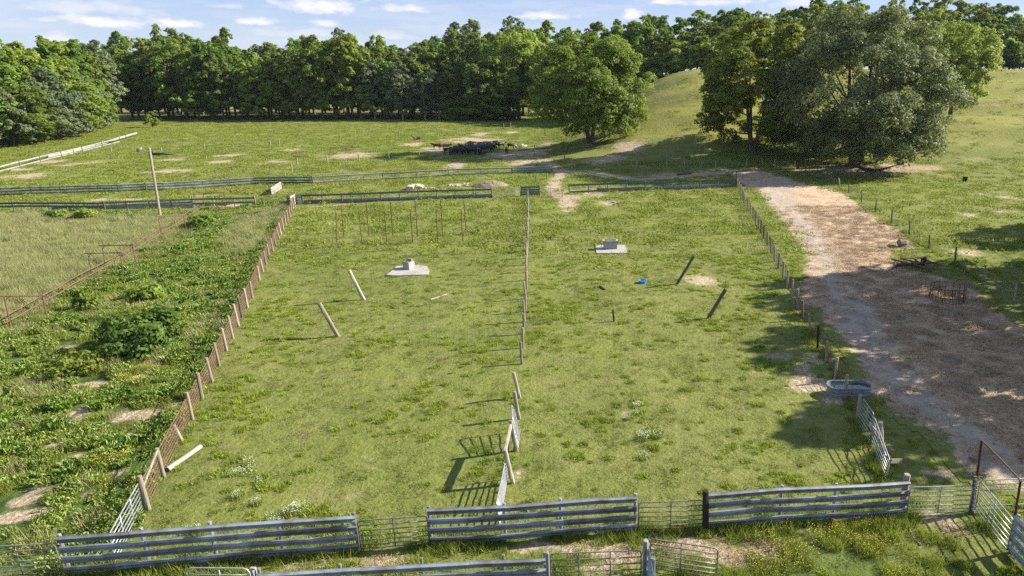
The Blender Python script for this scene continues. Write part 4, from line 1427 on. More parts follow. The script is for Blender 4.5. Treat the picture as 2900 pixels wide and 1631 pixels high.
# wire gates between
for (p0, p1, lab, m_) in [(B2(0, 650), B2(318, 640), 'wire gate closing the gap above the weeds', 'wire'),
                          (B2(2378, 572), B3(88, 550), 'thin rail gate closing the left pen at the back', 'pipeold'),
                          (B3(278, 545), B3(508, 575), 'rusty rail gate swung open at the cattle path', 'rustlight')]:
    gate(G(*p0), G(*p1), lab, h=1.2, rails=7, mat=m_, r=.028, stays=(.5,), group='gates in the back fence line')
multi_rail('board_fence', [(-14, 492), (0, 489), (137, 452), (219, 434), (340, 403)], 'white board fence climbing along the left wood edge', [.10, .92], 'white', 6, 1.35, 'darkwood', [(0, 0), (.06, 0), (.06, .26), (0, .26)], seg=7)
multi_rail('board_fence', [(137, 452), (219, 434), (300, 412), (390, 383)], 'white panels of the far end of the board fence by the wood', [.45], 'white', 5, 1.3, 'darkwood', [(0, 0), (.06, 0), (.06, .55), (0, .55)], seg=6)

# concrete feed bunks and slabs behind the back fences
def bunk(p0, p1, label, w=2.2, off=.5, h=.55):
    a_, b3 = ground_to(G(*p0)), ground_to(G(*p1))
    t = (b3 - a_).normalized(); s = Vector((-t.y, t.x, 0))
    if s.y < 0: s = -s
    root = empty('feed_bunk', centre([a_, b3]), label, 'feed trough')
    L = (b3 - a_).length
    n = max(1, int(L / 6))
    for k in range(n):
        q0, q1 = a_.lerp(b3, k / n + .002), a_.lerp(b3, (k + 1) / n - .002)
        mb = MB()
        mb.prof(q0 + s * off, q1 + s * off, [(0, -.1), (0, h), (.10, h), (.16, .18), (.75, .12), (.82, .38), (.92, .38), (.92, .05), (w, .05), (w, -.1)], s)
        mb.build('slab', M['concrete' if k % 3 else 'concretedark'], root)
    return root


bunk(B2(470, 636), B2(2370, 570), 'long grimy concrete feed trough behind the left pen')
bunk(B3(860, 512), B3(2200, 466), 'concrete feed trough behind the right pen partly shaded')
bunk(B1(500, 712), B1(1940, 675), 'concrete feed trough behind the tall grass at left')
bunk(B1(1950, 660), B1(2260, 655), 'short brown concrete slab end near the wire gate', h=.3)

# ------------------------------------------------------------------ light pole
b_ = g(B1, 1615, 770); tp = top_at(b_, *B1(1500, 65))
root = empty('light_pole', b_, 'tall grey wooden pole with white yard lamp in the tall grass', 'light pole')
post(b_, tp, .16, 'wood', root, 'pole')
l0 = tp + Vector((-.1, 0, -.25)); l1 = l0 + Vector((-.85, -.2, .1))
MB().tube([l0, l1], .035, 6).build('arm', M['pipe'], root)
mb = MB(); mb.tube([l1 + Vector((.15, 0, .16)), l1 + Vector((-.05, 0, .0)), l1 + Vector((-.3, 0, -.12)), l1 + Vector((-.36, 0, -.3))], [.07, .16, .26, .22], 10); mb.build('lamp_head', M['white'], root, True)

# ------------------------------------------------------------------ thin stakes in the left pen
for i, (tx, ty, bx, by) in enumerate([(805, 705, 808, 1022), (855, 625, 885, 965), (1035, 710, 1064, 1020), (1105, 605, 1138, 955), (1290, 705, 1316, 1018), (1350, 605, 1378, 950), (1552, 690, 1575, 1015),
                                      (1600, 600, 1625, 960), (1810, 680, 1828, 1010), (1857, 600, 1877, 940), (2062, 680, 2078, 1005), (2092, 590, 2113, 935)]):
    b_ = g(B2, bx, by)
    row = 'back' if i % 2 else 'front'
    nth = ['first', 'second', 'third', 'fourth', 'fifth', 'sixth'][i // 2]
    mb = MB(); tp = top_at(b_, *B2(tx, ty)); mb.tube([b_ - Vector((0, 0, .1)), tp], .05, 5)
    tag(mb.build('thin_stake', M['rust']), 'thin rusty upright stake, %s from left in the %s row of the left pen' % (nth, row), 'stake', 'two rows of thin rusty stakes in the left pen')

# leaning poles, fallen posts
for (t, tx, ty, t2, bx, by, r, kd, lab) in [(B2, 935, 1295, C2, 1085, 175, .15, 'palewood', 'bleached leaning pole nearer the concrete pad in the left pen'),
                                            (C2, 635, 205, C2, 825, 542, .15, 'wood', 'grey leaning pole nearest the viewer in the left pen'),
                                            (B3, 1832, 1152, C3, 1660, 15, .13, 'darkwood', 'dark leaning pole beside the bare patch in the right pen'),
                                            (C3, 2152, 65, C3, 1972, 362, .15, 'darkwood', 'dark leaning pole with pale cut top nearest the right fence')]:
    b_ = g(t2, bx, by); tp = top_at(b_, *t(tx, ty))
    tag(post(b_, tp, r, kd, None, 'leaning_pole'), lab, 'pole', 'leaning poles in the pens')
b_ = g(C3, 1025, 392)
tag(post(b_, top_at(b_, *C3(1016, 273)), .07, 'tar', None, 'short_post'), 'short black post alone in the grass of the right pen', 'post')
for (t, x0, y0, x1, y1, r, kd, lab) in [(D1, 1722, 352, 2022, 145, .12, 'palewood', 'pale fallen post on the grass beside the left fence'),
                                        (C2, 1775, 165, 1920, 118, .05, 'palewood', 'small pale plank lying in the left pen'),
                                        (C3, 890, 35, 942, 68, .08, 'wood', 'short grey log end lying in the right pen'),
                                        (B3, 1680, 330, 1810, 316, .22, 'darkwood', 'dark log beside the path behind the right pen'),
                                        (B2, 1680, 668, 1680, 668, .1, 'wood', None), (B3, 0, 1045, 120, 1052, .06, 'palewood', 'pale pole lying against the divider fence')]:
    if lab is None: continue
    a_, b3 = g(t, x0, y0, r * .9), g(t, x1, y1, r * .9)
    tag(post(a_, b3, r, kd, None, 'fallen_log'), lab, 'log')
# dead tree lying in the far pasture
a_, b3 = g(B1, 1530, 130, .3), g(B1, 1775, 138, .2)
mb = MB(); mb.tube([a_, a_.lerp(b3, .4) + Vector((0, 0, .2)), b3], [.35, .25, .08], 7); mb.tube([a_.lerp(b3, .3), a_.lerp(b3, .55) + Vector((0, 1.5, 1.0))], [.15, .04], 5)
mb.tube([a_, a_ + Vector((.4, 0, 1.4))], [.2, .05], 5); mb.tube([a_, a_ + Vector((-.6, 1.0, .9))], [.2, .05], 5)
tag(mb.build('fallen_tree', M['bark'], None, True), 'dead fallen tree lying behind the light pole', 'fallen tree')
a_ = g(A2, 1620, 1405)
mb = MB()
for k in range(9):
    an = k * .7
    mb.tube([a_ + Vector((0, 0, .1)), a_ + Vector((1.8 * math.cos(an), 1.1 * math.sin(an), .5 + .9 * (k % 3) / 2))], [.2, .05], 5)
tag(mb.build('brush_stump', M['bark'], None, True), 'grey stump with dead branches near the far straw patch', 'stump')

# ------------------------------------------------------------------ concrete pads and waterers
def slab(name, pxs, z, mat, label, cat, parent=None):
    P = [G(*q) for q in pxs]
    c = centre(P)
    n = len(P)
    mb = MB()
    zt = max(ht(p.x, p.y) for p in P) + z
    mb.add([(p.x, p.y, zt - .35) for p in P] + [(p.x, p.y, zt) for p in P], [tuple(range(n, 2 * n))] + [(k, (k + 1) % n, n + (k + 1) % n, n + k) for k in range(n)])
    o = mb.build(name, M[mat], parent)
    if label: tag(o, label, cat)
    return o, zt


_, z1 = slab('concrete_pad', [B2(*q) for q in [(1312, 1358), (1420, 1362), (1600, 1350), (1738, 1348), (1742, 1310), (1722, 1268), (1640, 1252), (1500, 1262), (1415, 1268), (1385, 1300)]], .07, 'concrete', 'irregular pale concrete pad in the left pen', 'concrete pad')
bc = g(B2, 1530, 1300); bc.z = z1
root = empty('stock_waterer', bc, 'upright concrete stock waterer on the irregular pad', 'waterer')
ax = Vector((math.cos(R(-24)), math.sin(R(-24)), 0)); ay = Vector((-ax.y, ax.x, 0))
mb = MB(); mb.box(bc + Vector((0, .35, .32)), (.72, .8, .64), ax, ay); mb.build('body', M['concrete'], root)
mb = MB(); mb.box(bc + Vector((0, .35, .67)), (.64, .72, .08), ax, ay); mb.box(bc + Vector((.05, .65, .8)), (.5, .12, .2), ax, ay); mb.build('rim', M['white'], root)
mb = MB()
for dx in (-.15, .15):
    mb.tube([bc + Vector((dx, .3, .69)), bc + Vector((dx, .3, .74))], .13, 10)
mb.build('drinking_bowl', M['black'], root)
_, z2 = slab('concrete_pad', [B3(*q) for q in [(850, 1135), (1160, 1128), (1135, 1046), (838, 1050)]], .07, 'concrete', 'rectangular pale concrete pad in the right pen', 'concrete pad')
bc = g(B3, 988, 1090); bc.z = z2
root = empty('stock_waterer', bc, 'rectangular concrete trough waterer on the rectangular pad', 'waterer')
for i, (c_, s_) in enumerate([((0, .0, .4), (1.45, .1, .8)), ((0, .75, .4), (1.45, .1, .8)), ((-.675, .375, .4), (.1, .65, .8)), ((.675, .375, .4), (.1, .65, .8))]):
    mb = MB(); mb.box(bc + Vector(c_), s_); mb.build('side_wall', M['concrete'], root)
mb = MB(); mb.box(bc + Vector((0, .375, .62)), (1.25, .65, .04)); mb.build('water', M['water'], root)
mb = MB(); mb.box(bc + Vector((0, -.0, .84)), (1.62, .2, .08)); mb.box(bc + Vector((0, .75, .84)), (1.62, .2, .08)); mb.box(bc + Vector((-.7, .375, .84)), (.2, .55, .075)); mb.box(bc + Vector((.7, .375, .84)), (.2, .55, .075)); mb.build('rim', M['white'], root)


def lathe_tub(c, r, h, mat, root, name='wall', sx=1.0, straight=0.0, n=28, r2=None, lip=.03):
    mb = MB()
    prof = [(r2 or r * .93, 0), ((r2 or r * .93) * .5 + r * .5, h * .5), (r, h - lip), (r + .03, h - lip), (r + .03, h), (r - .025, h), (r - .03, h * .5), ((r2 or r * .93) - .03, .04), (0.01, .04)]
    vs, fs = [], []
    for (rr, z) in prof:
        for k in range(n):
            a = 2 * math.pi * k / n
            x = rr * math.cos(a); y = rr * math.sin(a)
            x += straight / 2 * (1 if math.cos(a) > 0.001 else -1)
            vs.append((c.x + x * sx, c.y + y, c.z + z))
    for i in range(len(prof) - 1):
        for k in range(n):
            fs.append((i * n + k, i * n + (k + 1) % n, (i + 1) * n + (k + 1) % n, (i + 1) * n + k))
    mb.add(vs, fs)
    return mb.build(name, mat, root, False)


# blue tub
bc = g(B3, 1313, 1425)
root = empty('blue_tub', bc, 'round blue plastic feed tub lying in the right pen', 'tub')
lathe_tub(bc, .36, .26, M['blue'], root)
mb = MB(); mb.tube([bc + Vector((-.2, .1, .1)), bc + Vector((.15, -.05, .14)), bc + Vector((.2, .2, .12))], .07, 6); mb.build('contents', M['paler'], root)
# black tub in the right pasture, bale stump
bc = g(B4, 1980, 402)
root = empty('black_tub', bc, 'small black tub alone on the right pasture', 'tub'); lathe_tub(bc, .42, .75, M['black'], root)
bc = g(B4, 1345, 1062)
mb = MB(); mb.tube([bc + Vector((-.45, 0, .35)), bc + Vector((-.3, 0, .42)), bc + Vector((.3, .1, .40)), bc + Vector((.45, .1, .3))], [.3, .42, .40, .28], 9)
tag(mb.build('broken_bale', M['soil'], None, False), 'small weathered bale remnant at the grass edge of the track', 'bale')

# galvanised stock tank
c0, c1 = g(E2, 200, 150), g(E2, 722, 190)
cc = g(E2, 462, 165)
root = empty('stock_tank', cc, 'oval galvanised stock tank under the woven wire fence', 'stock tank')
rt_ = .58
ang = math.atan2((c1 - c0).y * .4, (c1 - c0).x)
lathe_tub(cc, rt_, .62, M['galv'], root, straight=1.35, lip=.05)
for z in (.2, .42):
    mb = MB(); n = 32
    ring = []
    for k in range(n + 1):
        a = 2 * math.pi * k / n
        ring.append(cc + Vector(((rt_ * .985 + .012) * math.cos(a) + .675 * (1 if math.cos(a) > .001 else -1), (rt_ * .985 + .012) * math.sin(a), z)))
    mb.tube(ring, .016, 5, cap=False); mb.build('rib', M['pipe'], root, True)
mb = MB(); ring = []
for k in range(28):
    a = 2 * math.pi * k / 28
    ring.append(cc + Vector(((rt_ - .035) * math.cos(a) + .675 * (1 if math.cos(a) > .001 else -1), (rt_ - .035) * math.sin(a), .47)))
mb.add(ring, [tuple(range(28))]); mb.build('water', M['water'], root)

# round bale feeder ring on the track
def feeder(c, r, h, label, mat='rust', n=18, cat='hay feeder', rings=(0, .38, 1.0), bars=True, group=None):
    root = empty('bale_feeder', c, label, cat, group)
    for fz in rings:
        pts_ = [c + Vector((r * math.cos(2 * math.pi * k / 28), r * math.sin(2 * math.pi * k / 28), .04 + fz * h + (.02 * math.sin(k)))) for k in range(29)]
        MB().tube(pts_, .042, 5, cap=False).build('ring', M[mat], root)
    for k in range(n):
        a = 2 * math.pi * k / n
        e = Vector((r * math.cos(a), r * math.sin(a), 0))
        lean = .12 * math.sin(k * 3.1)
        e2 = Vector((r * math.cos(a + lean), r * math.sin(a + lean), 0))
        MB().tube([c + e, c + e2 + Vector((0, 0, h * (1 if k % 2 == 0 else .42) + .04))], .032, 4, cap=False).build('bar', M[mat], root)
    return root


feeder(g(E6, 1160, 1090), 1.32, 1.15, 'rusty round bale feeder in the shade on the straw', n=30)
feeder(g(B2, 450, 165), 1.5, 1.1, 'rusty bale feeder nearer the pale posts in the far pasture', n=14, group='bale feeders in the far pasture')
feeder(g(B2, 920, 92), 1.5, 1.1, 'rusty bale feeder farther back in the far pasture', n=14, group='bale feeders in the far pasture')

# old harrow / steel beams
bc = g(E6, 560, 470)
root = empty('steel_harrow', bc, 'heap of crossed rusty beams from an old harrow at the track edge', 'harrow')
for (x0, y0, x1, y1, z0_, z1_, r) in [(165, 345, 880, 540, .35, .35, .06), (250, 440, 990, 410, .45, .5, .06), (290, 325, 600, 400, .35, .45, .05), (240, 470, 720, 440, .25, .4, .05), (520, 305, 650, 400, .4, .5, .05),
                                      (340, 330, 700, 315, .5, .5, .04), (600, 440, 740, 380, .6, .7, .05), (640, 305, 880, 400, .45, .4, .06), (750, 420, 880, 555, .5, .1, .05), (165, 530, 250, 460, .1, .4, .04),
                                      (300, 330, 240, 500, .4, .1, .04), (600, 350, 610, 470, .7, .2, .05), (740, 340, 730, 450, .8, .2, .07)]:
    MB().tube([g(E6, x0, y0, z0_), g(E6, x1, y1, z1_)], r * 1.7, 6).build('beam', M['rust'], root)
mb = MB(); p = g(E6, 730, 400, .5); mb.tube([p, p + Vector((.1, 0, .25)), p + Vector((.25, 0, .45))], [.25, .3, .1], 8); mb.build('hub', M['black'], root)


# ------------------------------------------------------------------ rocks, rubble, heaps
def rock_mesh(seed, mat, n=2):
    rg = random.Random(seed)
    bm = bmesh.new()
    bmesh.ops.create_icosphere(bm, subdivisions=n, radius=1)
    for v in bm.verts:
        v.co *= 1 + rg.uniform(-.18, .18)
    for ax_ in range(3):
        lim = rg.uniform(.55, .8)
        for v in bm.verts:
            v.co[ax_] = max(-lim, min(lim, v.co[ax_]))
    me = bpy.data.meshes.new('rock')
    bm.to_mesh(me); bm.free()
    me.materials.append(mat)
    return me


RM = [rock_mesh(s, M['rock']) for s in range(5)]
PM2 = [rock_mesh(s + 10, M['paler']) for s in range(4)]


def rock(p, s, me, label, group=None, cat='rock', name='rock'):
    o = link(name, me)
    o.location = p + Vector((0, 0, s[2] * .35))
    o.scale = s
    o.rotation_euler = (rnd.uniform(-.3, .3), rnd.uniform(-.3, .3), rnd.uniform(0, 6))
    return tag(o, label, cat, group)


rk = 'tan rocks piled behind the left back fence'
for i, (x, y, s, lab) in enumerate([(1555, 488, .95, 'largest tan slab of the rock pile, at its left end'), (1600, 470, .8, 'tan rock leaning on the back of the pile'), (1640, 480, .85, 'big rounded tan rock at the right of the pile'),
                                    (1585, 455, .5, 'small tan rock on top of the pile'), (1530, 480, .5, 'low tan rock at the left foot of the pile'), (1670, 465, .5, 'small reddish rock behind the pile')]):
    rock(g(B2, x, y), (s * 1.1, s * .9, s * .75), rnd.choice(RM), lab, rk)
for i in range(9):
    rock(g(B2, 1690 + i * 15 + rnd.uniform(-6, 6), 478 + rnd.uniform(-10, 6)), (.3, .25, .2), rnd.choice(RM), 'one of the small stones trailing right from the tan rock pile', 'small stones beside the rock pile', 'stone', 'stone')
for i in range(16):
    rock(g(B2, 1940 + rnd.uniform(0, 210), 445 + rnd.gauss(0, 8)), (rnd.uniform(.2, .5),) * 2 + (.16,), rnd.choice(PM2), 'one of the flat pale chunks in the rubble patch', 'pale rubble behind the back fence', 'stone', 'rubble_chunk')
for i, (x, y) in enumerate([(1700, 460), (1800, 470), (1830, 450), (1880, 465), (1850, 470)]):
    rock(g(E1, x, y), (.8, .6, .45), rnd.choice(PM2), 'one of the pale boulders in shade right of the cattle', 'pale boulders beside the cattle', 'boulder', 'boulder')


def heap(c, rx, ry, h, mat, label, name='dirt_heap', seed=0, kindname='heap'):
    rg = np.random.RandomState(seed)
    n = 26
    xs = np.linspace(-1, 1, n)
    X, Y = np.meshgrid(xs, xs)
    r = np.hypot(X, Y)
    Z = h * np.clip(1 - r ** 2, 0, 1) ** .8 * (1 + rg.uniform(-.25, .25, X.shape)) - .08 + (rg.uniform(-.03, .03, X.shape))
    V = np.stack([X * rx, Y * ry, Z], -1).reshape(-1, 3)
    idx = np.arange(n * n).reshape(n, n)
    Fc = np.stack([idx[:-1, :-1], idx[:-1, 1:], idx[1:, 1:], idx[1:, :-1]], -1).reshape(-1, 4)
    keep = (r[:-1, :-1] < 1.05).ravel()
    me = np_mesh(name, V, Fc[keep], M[mat])
    o = link(name, me); o.location = c
    return tag(o, label, kindname)


heap(g(B2, 2365, 452), 3.2, 2.2, .9, 'soil', 'brown heap of earth behind the left back fence end', seed=1)
for i, (t, x, y, rx, h) in enumerate([(B4, 950, 780, .8, .25), (B4, 1160, 1075, .7, .3), (B4, 1240, 1055, .6, .3), (B4, 850, 1240, .9, .25), (B4, 930, 1270, .5, .2), (B4, 1030, 1310, .8, .25), (B4, 970, 965, 1.1, .2),
                                      (C4, 1830, 320, 1.2, .3), (C4, 1620, 520, .9, .2), (C4, 1850, 800, .8, .3), (C4, 2090, 1090, .9, .35), (C4, 1250, 350, 1.2, .25), (C4, 2200, 920, 1.0, .2)]):
    heap(g(t, x, y), rx, rx * .8, h, 'soil' if i not in (7, 9, 10) else 'straw2' if 'straw2' in M else 'soil', 'one of the low clumps of old hay and dung on the straw track', 'hay_clump', i + 3, 'hay clump')['group'] = 'clumps of hay on the track'
mb = MB(); a_ = g(B3, 1010, 616, .1); mb.box(a_, (.6, .3, .2)); tag(mb.build('broken_block', M['white']), 'small pale broken block in the brown scorched patch', 'block')

# ------------------------------------------------------------------ rusty pipe pen in the weeds
def pipe_frame(t, ax_, ay_, abx, aby, cx_, cy_, cbx, cby, label):
    p0, p1 = g(t, abx, aby), g(t, cbx, cby)
    t0, t1 = top_at(p0, *t(ax_, ay_)), top_at(p1, *t(cx_, cy_))
    root = empty('pipe_gantry', centre([p0, p1]), label, 'pipe gantry', 'rusty pipe frames in the weeds')
    for p, q in ((p0, t0), (p1, t1)):
        MB().tube([p - Vector((0, 0, .1)), q], .042, 6).build('upright', M['rust'], root)
    d = (t1 - t0).normalized()
    MB().tube([t0 - d * .35, t1 + d * .2], .045, 6).build('crossbar', M['rust'], root)
    for q, s in ((t0, 1), (t1, -1)):
        MB().tube([q - Vector((0, 0, .35)), q + d * s * .3], .03, 5).build('corner_brace', M['rust'], root)


pipe_frame(C1, 40, 138, 115, 480, 425, 133, 490, 418, 'rusty pipe frame nearest the left picture edge')
pipe_frame(B1, 885, 1128, 925, 1345, 1205, 1120, 1250, 1365, 'nearer of the two paired rusty pipe frames')
pipe_frame(B1, 1025, 1050, 1068, 1280, 1330, 1043, 1387, 1312, 'farther of the two paired rusty pipe frames')
pipe_frame(B1, 1590, 755, 1632, 990, 1845, 745, 1882, 935, 'rusty pipe frame beside the foot of the light pole')
pipe_frame(B1, 2040, 527, 2062, 680, 2250, 517, 2278, 700, 'rusty pipe frame standing before the grey board fence')
pb = [(C1, -120, 540), (C1, 90, 470), (C1, 245, 385), (C1, 375, 305), (C1, 500, 228), (C1, 622, 168), (C1, 735, 85), (B1, 1000, 1360), (B1, 1165, 1275), (B1, 1330, 1170), (B1, 1480, 1060), (B1, 1640, 960), (B1, 1770, 880), (B1, 1890, 800), (B1, 2010, 715)]
pts = [g(*q) for q in pb]
root = empty('pipe_fence', centre(pts), 'two-rail rusty pipe fence running diagonally through the weeds', 'fence')
for p in pts:
    MB().tube([p - Vector((0, 0, .1)), p + Vector((rnd.uniform(-.04, .04), 0, 1.1))], .04, 6).build('post', M['rust'], root)
for z in (1.02, .55):
    MB().tube([p + Vector((0, -.05, z)) for p in pts], .045, 6, cap=False).build('rail', M['rustlight'], root)
for i, (t, tx, ty, bx, by) in enumerate([(C1, 230, 490, 250, 590), (C1, 350, 405, 372, 520), (C1, 615, 255, 635, 355), (C1, 720, 185, 742, 300), (C1, 955, 30, 967, 150), (C1, 60, 590, 75, 670), (B1, 1440, 1150, 1460, 1260),
                                      (B1, 1530, 1090, 1545, 1190), (B1, 1605, 1060, 1615, 1150), (B1, 1675, 990, 1685, 1080), (B1, 1745, 920, 1750, 1030), (B1, 1805, 910, 1818, 1010), (B1, 1925, 840, 1928, 910), (B1, 1055, 1340, 1060, 1430), (C1, 835, 90, 842, 160), (B1, 2130, 690, 2132, 750), (B1, 2185, 670, 2187, 735), (B1, 2235, 650, 2238, 720)]):
    b_ = g(t, bx, by)
    mb = MB(); mb.tube([b_ - Vector((0, 0, .1)), top_at(b_, *t(tx, ty))], .03, 5)
    tag(mb.build('rusty_stub', M['rust']), 'one of the short rusty pipe stubs standing loose in the weeds', 'pipe stub', 'short rusty pipe stubs in the weeds')


# ------------------------------------------------------------------ cattle
def cow_mesh(name, mat, graze):
    V, Er, Rd = [], [], []

    def chain(pts_, start=None):
        prev = start
        for (p, r) in pts_:
            V.append(p); Rd.append(r)
            if prev is not None:
                Er.append((prev, len(V) - 1))
            prev = len(V) - 1
        return prev
    chain([((-.72, 0, 1.08), (.26, .27)), ((-.35, 0, 1.06), (.33, .36)), ((.15, 0, 1.04), (.34, .38)), ((.6, 0, 1.08), (.27, .33))])       # 0..3 rump to shoulder
    if graze:
        chain([((.95, 0, .90), (.17, .22)), ((1.22, 0, .50), (.12, .15)), ((1.36, 0, .26), (.12, .13)), ((1.44, 0, .10), (.08, .08))], 3)
        hd = 6
    else:
        chain([((.95, 0, 1.25), (.17, .22)), ((1.15, 0, 1.38), (.13, .15)), ((1.38, 0, 1.30), (.12, .12)), ((1.55, 0, 1.18), (.08, .08))], 3)
        hd = 5
    for s in (-1, 1):
        k = V[hd]
        chain([((k[0] - .02, s * .14, k[2] + .07), (.04, .03)), ((k[0] - .06, s * .27, k[2] + .05), (.03, .02))], hd)
        chain([((.60, s * .17, .72), (.11, .10)), ((.62, s * .18, .42), (.065, .06)), ((.60, s * .18, .10), (.05, .05)), ((.63, s * .18, .02), (.06, .06))], 3)
        chain([((-.72, s * .18, .78), (.14, .12)), ((-.66, s * .19, .55), (.09, .08)), ((-.80, s * .19, .38), (.06, .055)), ((-.74, s * .19, .08), (.05, .05)), ((-.70, s * .19, .02), (.06, .06))], 0)
    chain([((-1.02, 0, 1.20), (.045, .045)), ((-1.08, 0, .85), (.03, .03)), ((-1.08, 0, .52), (.045, .045))], 0)
    me = bpy.data.meshes.new(name + '_src')
    me.from_pydata(V, Er, [])
    o = bpy.data.objects.new(name + '_src', me)
    COL.objects.link(o)
    sk = o.modifiers.new('skin', 'SKIN')
    for i, sv in enumerate(me.skin_vertices[0].data):
        sv.radius = Rd[i]
        sv.use_root = (i == 1)
    sb = o.modifiers.new('sub', 'SUBSURF'); sb.levels = 1; sb.render_levels = 1
    dg = bpy.context.evaluated_depsgraph_get()
    out = bpy.data.meshes.new_from_object(o.evaluated_get(dg))
    out.name = name
    out.materials.clear(); out.materials.append(mat)
    out.polygons.foreach_set('use_smooth', [True] * len(out.polygons))
    bpy.data.objects.remove(o)
    return out


CB = [cow_mesh('cow', M['cowblack'], False), cow_mesh('cow', M['cowblack'], True)]
CR = [cow_mesh('cow', M['cowbrown'], False), cow_mesh('cow', M['cowbrown'], True)]


def cow(p, rz, me, label, group=None, s=1.0):
    o = link('cow', me)
    o.location = p; o.rotation_euler = (0, 0, rz); o.scale = (s, s, s)
    return tag(o, label, 'cow', group)


cow(g(E1, 345, 505), R(170), CR[0], 'brown cow standing at the left end of the herd')
cow(g(E1, 415, 508), R(120), CR[0], 'brown cow half behind the leftmost brown cow')
cow(g(E1, 520, 512), R(10), CR[0], 'brown cow behind the first white post of the herd')
cow(g(E1, 1170, 625), R(260), CR[1], 'brown cow grazing towards the viewer in front of the herd')
cow(g(E1, 1560, 585), R(100), CB[0], 'black cow standing apart right of the herd by a white post')
cow(g(E1, 1640, 500), R(20), CB[1], 'black cow grazing alone in shade beside the pale boulders')
herd = 'black cattle bunched in the shade of the far pasture'
n_c = 0
for row, (x0, x1, ya, yb, n) in enumerate([(560, 1120, 600, 600, 9), (620, 1230, 568, 556, 9), (680, 1350, 538, 518, 9), (760, 1480, 512, 488, 9), (930, 1350, 486, 458, 6)]):
    for k in range(n):
        f = (k + rnd.uniform(-.25, .25)) / (n - 1)
        x = x0 + (x1 - x0) * f
        y = ya + (yb - ya) * f + rnd.uniform(-4, 4)
        lab = ['black cow in the front row of the shaded herd, %s from left', 'black cow in the second row of the shaded herd, %s from left', 'black cow in the middle of the shaded herd, %s from left',
               'black cow in the fourth row of the shaded herd, %s from left', 'black cow at the back of the shaded herd, %s from left'][row] % ['first', 'second', 'third', 'fourth', 'fifth', 'sixth', 'seventh', 'eighth', 'ninth'][k]
        cow(g(E1, x, y), R(rnd.choice([0, 180, 30, 200, 150, 330, 90, 270]) + rnd.uniform(-20, 20)), rnd.choice(CB), lab, herd, rnd.uniform(.95, 1.15))

# ------------------------------------------------------------------ trees
def unit(v):
    return v / (np.linalg.norm(v, axis=1, keepdims=True) + 1e-9)


def crown(name, seed, Wd, Ht, base, nl, nleaf, leaf, mat, prof='oval', lobe=(.24, .40), sub=9, open_=0.0, flat=1.0):
    """leaves sit on clumps, clumps on boughs, boughs through the crown's volume"""
    rg = np.random.RandomState(seed)
    Rr = Wd / 2
    t = (np.arange(nl) + rg.uniform(0, 1, nl)) / nl
    ang = rg.uniform(0, 2 * math.pi, nl) + np.arange(nl) * 2.4
    env = {'oval': lambda t: np.sqrt(np.clip(1 - (2 * t - .85) ** 2 / 1.7, .03, 1)),
           'broad': lambda t: np.sqrt(np.clip(1 - (1.55 * t - .48) ** 2 / 1.15, .02, 1)),
           'tall': lambda t: np.clip(1.0 - np.abs(t - .42) ** 2.3 * 1.9, .2, 1),
           'cone': lambda t: np.clip(1.02 - t, .08, 1) ** .75}[prof](t)
    lr = Rr * rg.uniform(lobe[0], lobe[1], nl) * (.55 + .45 * env)
    rad = np.clip(env * Rr - lr * .75, 0, None) * (rg.uniform(0.25, 1, nl) ** .45)
    t = t ** (1.0 + .25 * (nl > 150))
    C = np.stack([rad * np.cos(ang), rad * np.sin(ang), base + lr * .6 + (Ht - base - lr * 1.5) * t], -1)
    sc = []
    for i in range(nl):
        d = unit(rg.normal(0, 1, (sub, 3))); d[:, 2] = np.where(d[:, 2] < -.35, -d[:, 2], d[:, 2])
        d = unit(d)
        s = C[i] + d * lr[i] * np.array([1, 1, 1.15]) * rg.uniform(.55, 1.0, (sub, 1))
        sc.append(np.hstack([s, np.full((sub, 1), lr[i] * .45) * rg.uniform(.6, 1.2, (sub, 1)), rg.uniform(0, 1, (sub, 1)), np.tile(C[i], (sub, 1))]))
    sc = np.vstack(sc)
    p = sc[:, 3] ** 2; p /= p.sum()
    k = rg.choice(len(sc), nleaf, p=p)
    d = unit(rg.normal(0, 1, (nleaf, 3)))
    d[:, 2] = np.where(d[:, 2] < -.55, -d[:, 2], d[:, 2])
    rr = sc[k, 3] * rg.uniform(.55, 1.12, nleaf) ** .7
    P = sc[k, :3] + d * rr[:, None] * np.array([1, 1, .92 * flat])
    P[:, 2] = np.maximum(P[:, 2], base * .55 + rg.uniform(0, .4, nleaf))
    out = unit(P - np.array([0, 0, Ht * .42]))
    nrm = unit(d * .8 + out * .45 + rg.normal(0, .38, (nleaf, 3)) + np.array([0, 0, .12]))
    tg = unit(np.cross(nrm, rg.normal(0, 1, (nleaf, 3))))
    bt = np.cross(nrm, tg)
    sz = leaf * rg.uniform(.55, 1.35, (nleaf, 1))
    a = tg * sz * .62; b = bt * sz * .42
    fold = nrm * sz * .16
    V = np.stack([P - a, P - b * .9 + fold, P + a, P + b * .9 + fold], 1).reshape(-1, 3)
    Fc = np.arange(nleaf * 4).reshape(-1, 4)
    tone = np.clip(sc[k, 4] * .55 + rg.uniform(0, .5, nleaf), 0, 1)
    me = np_mesh(name, V, Fc, mat, {'tone': np.repeat(tone, 4)})
    return me, C, lr


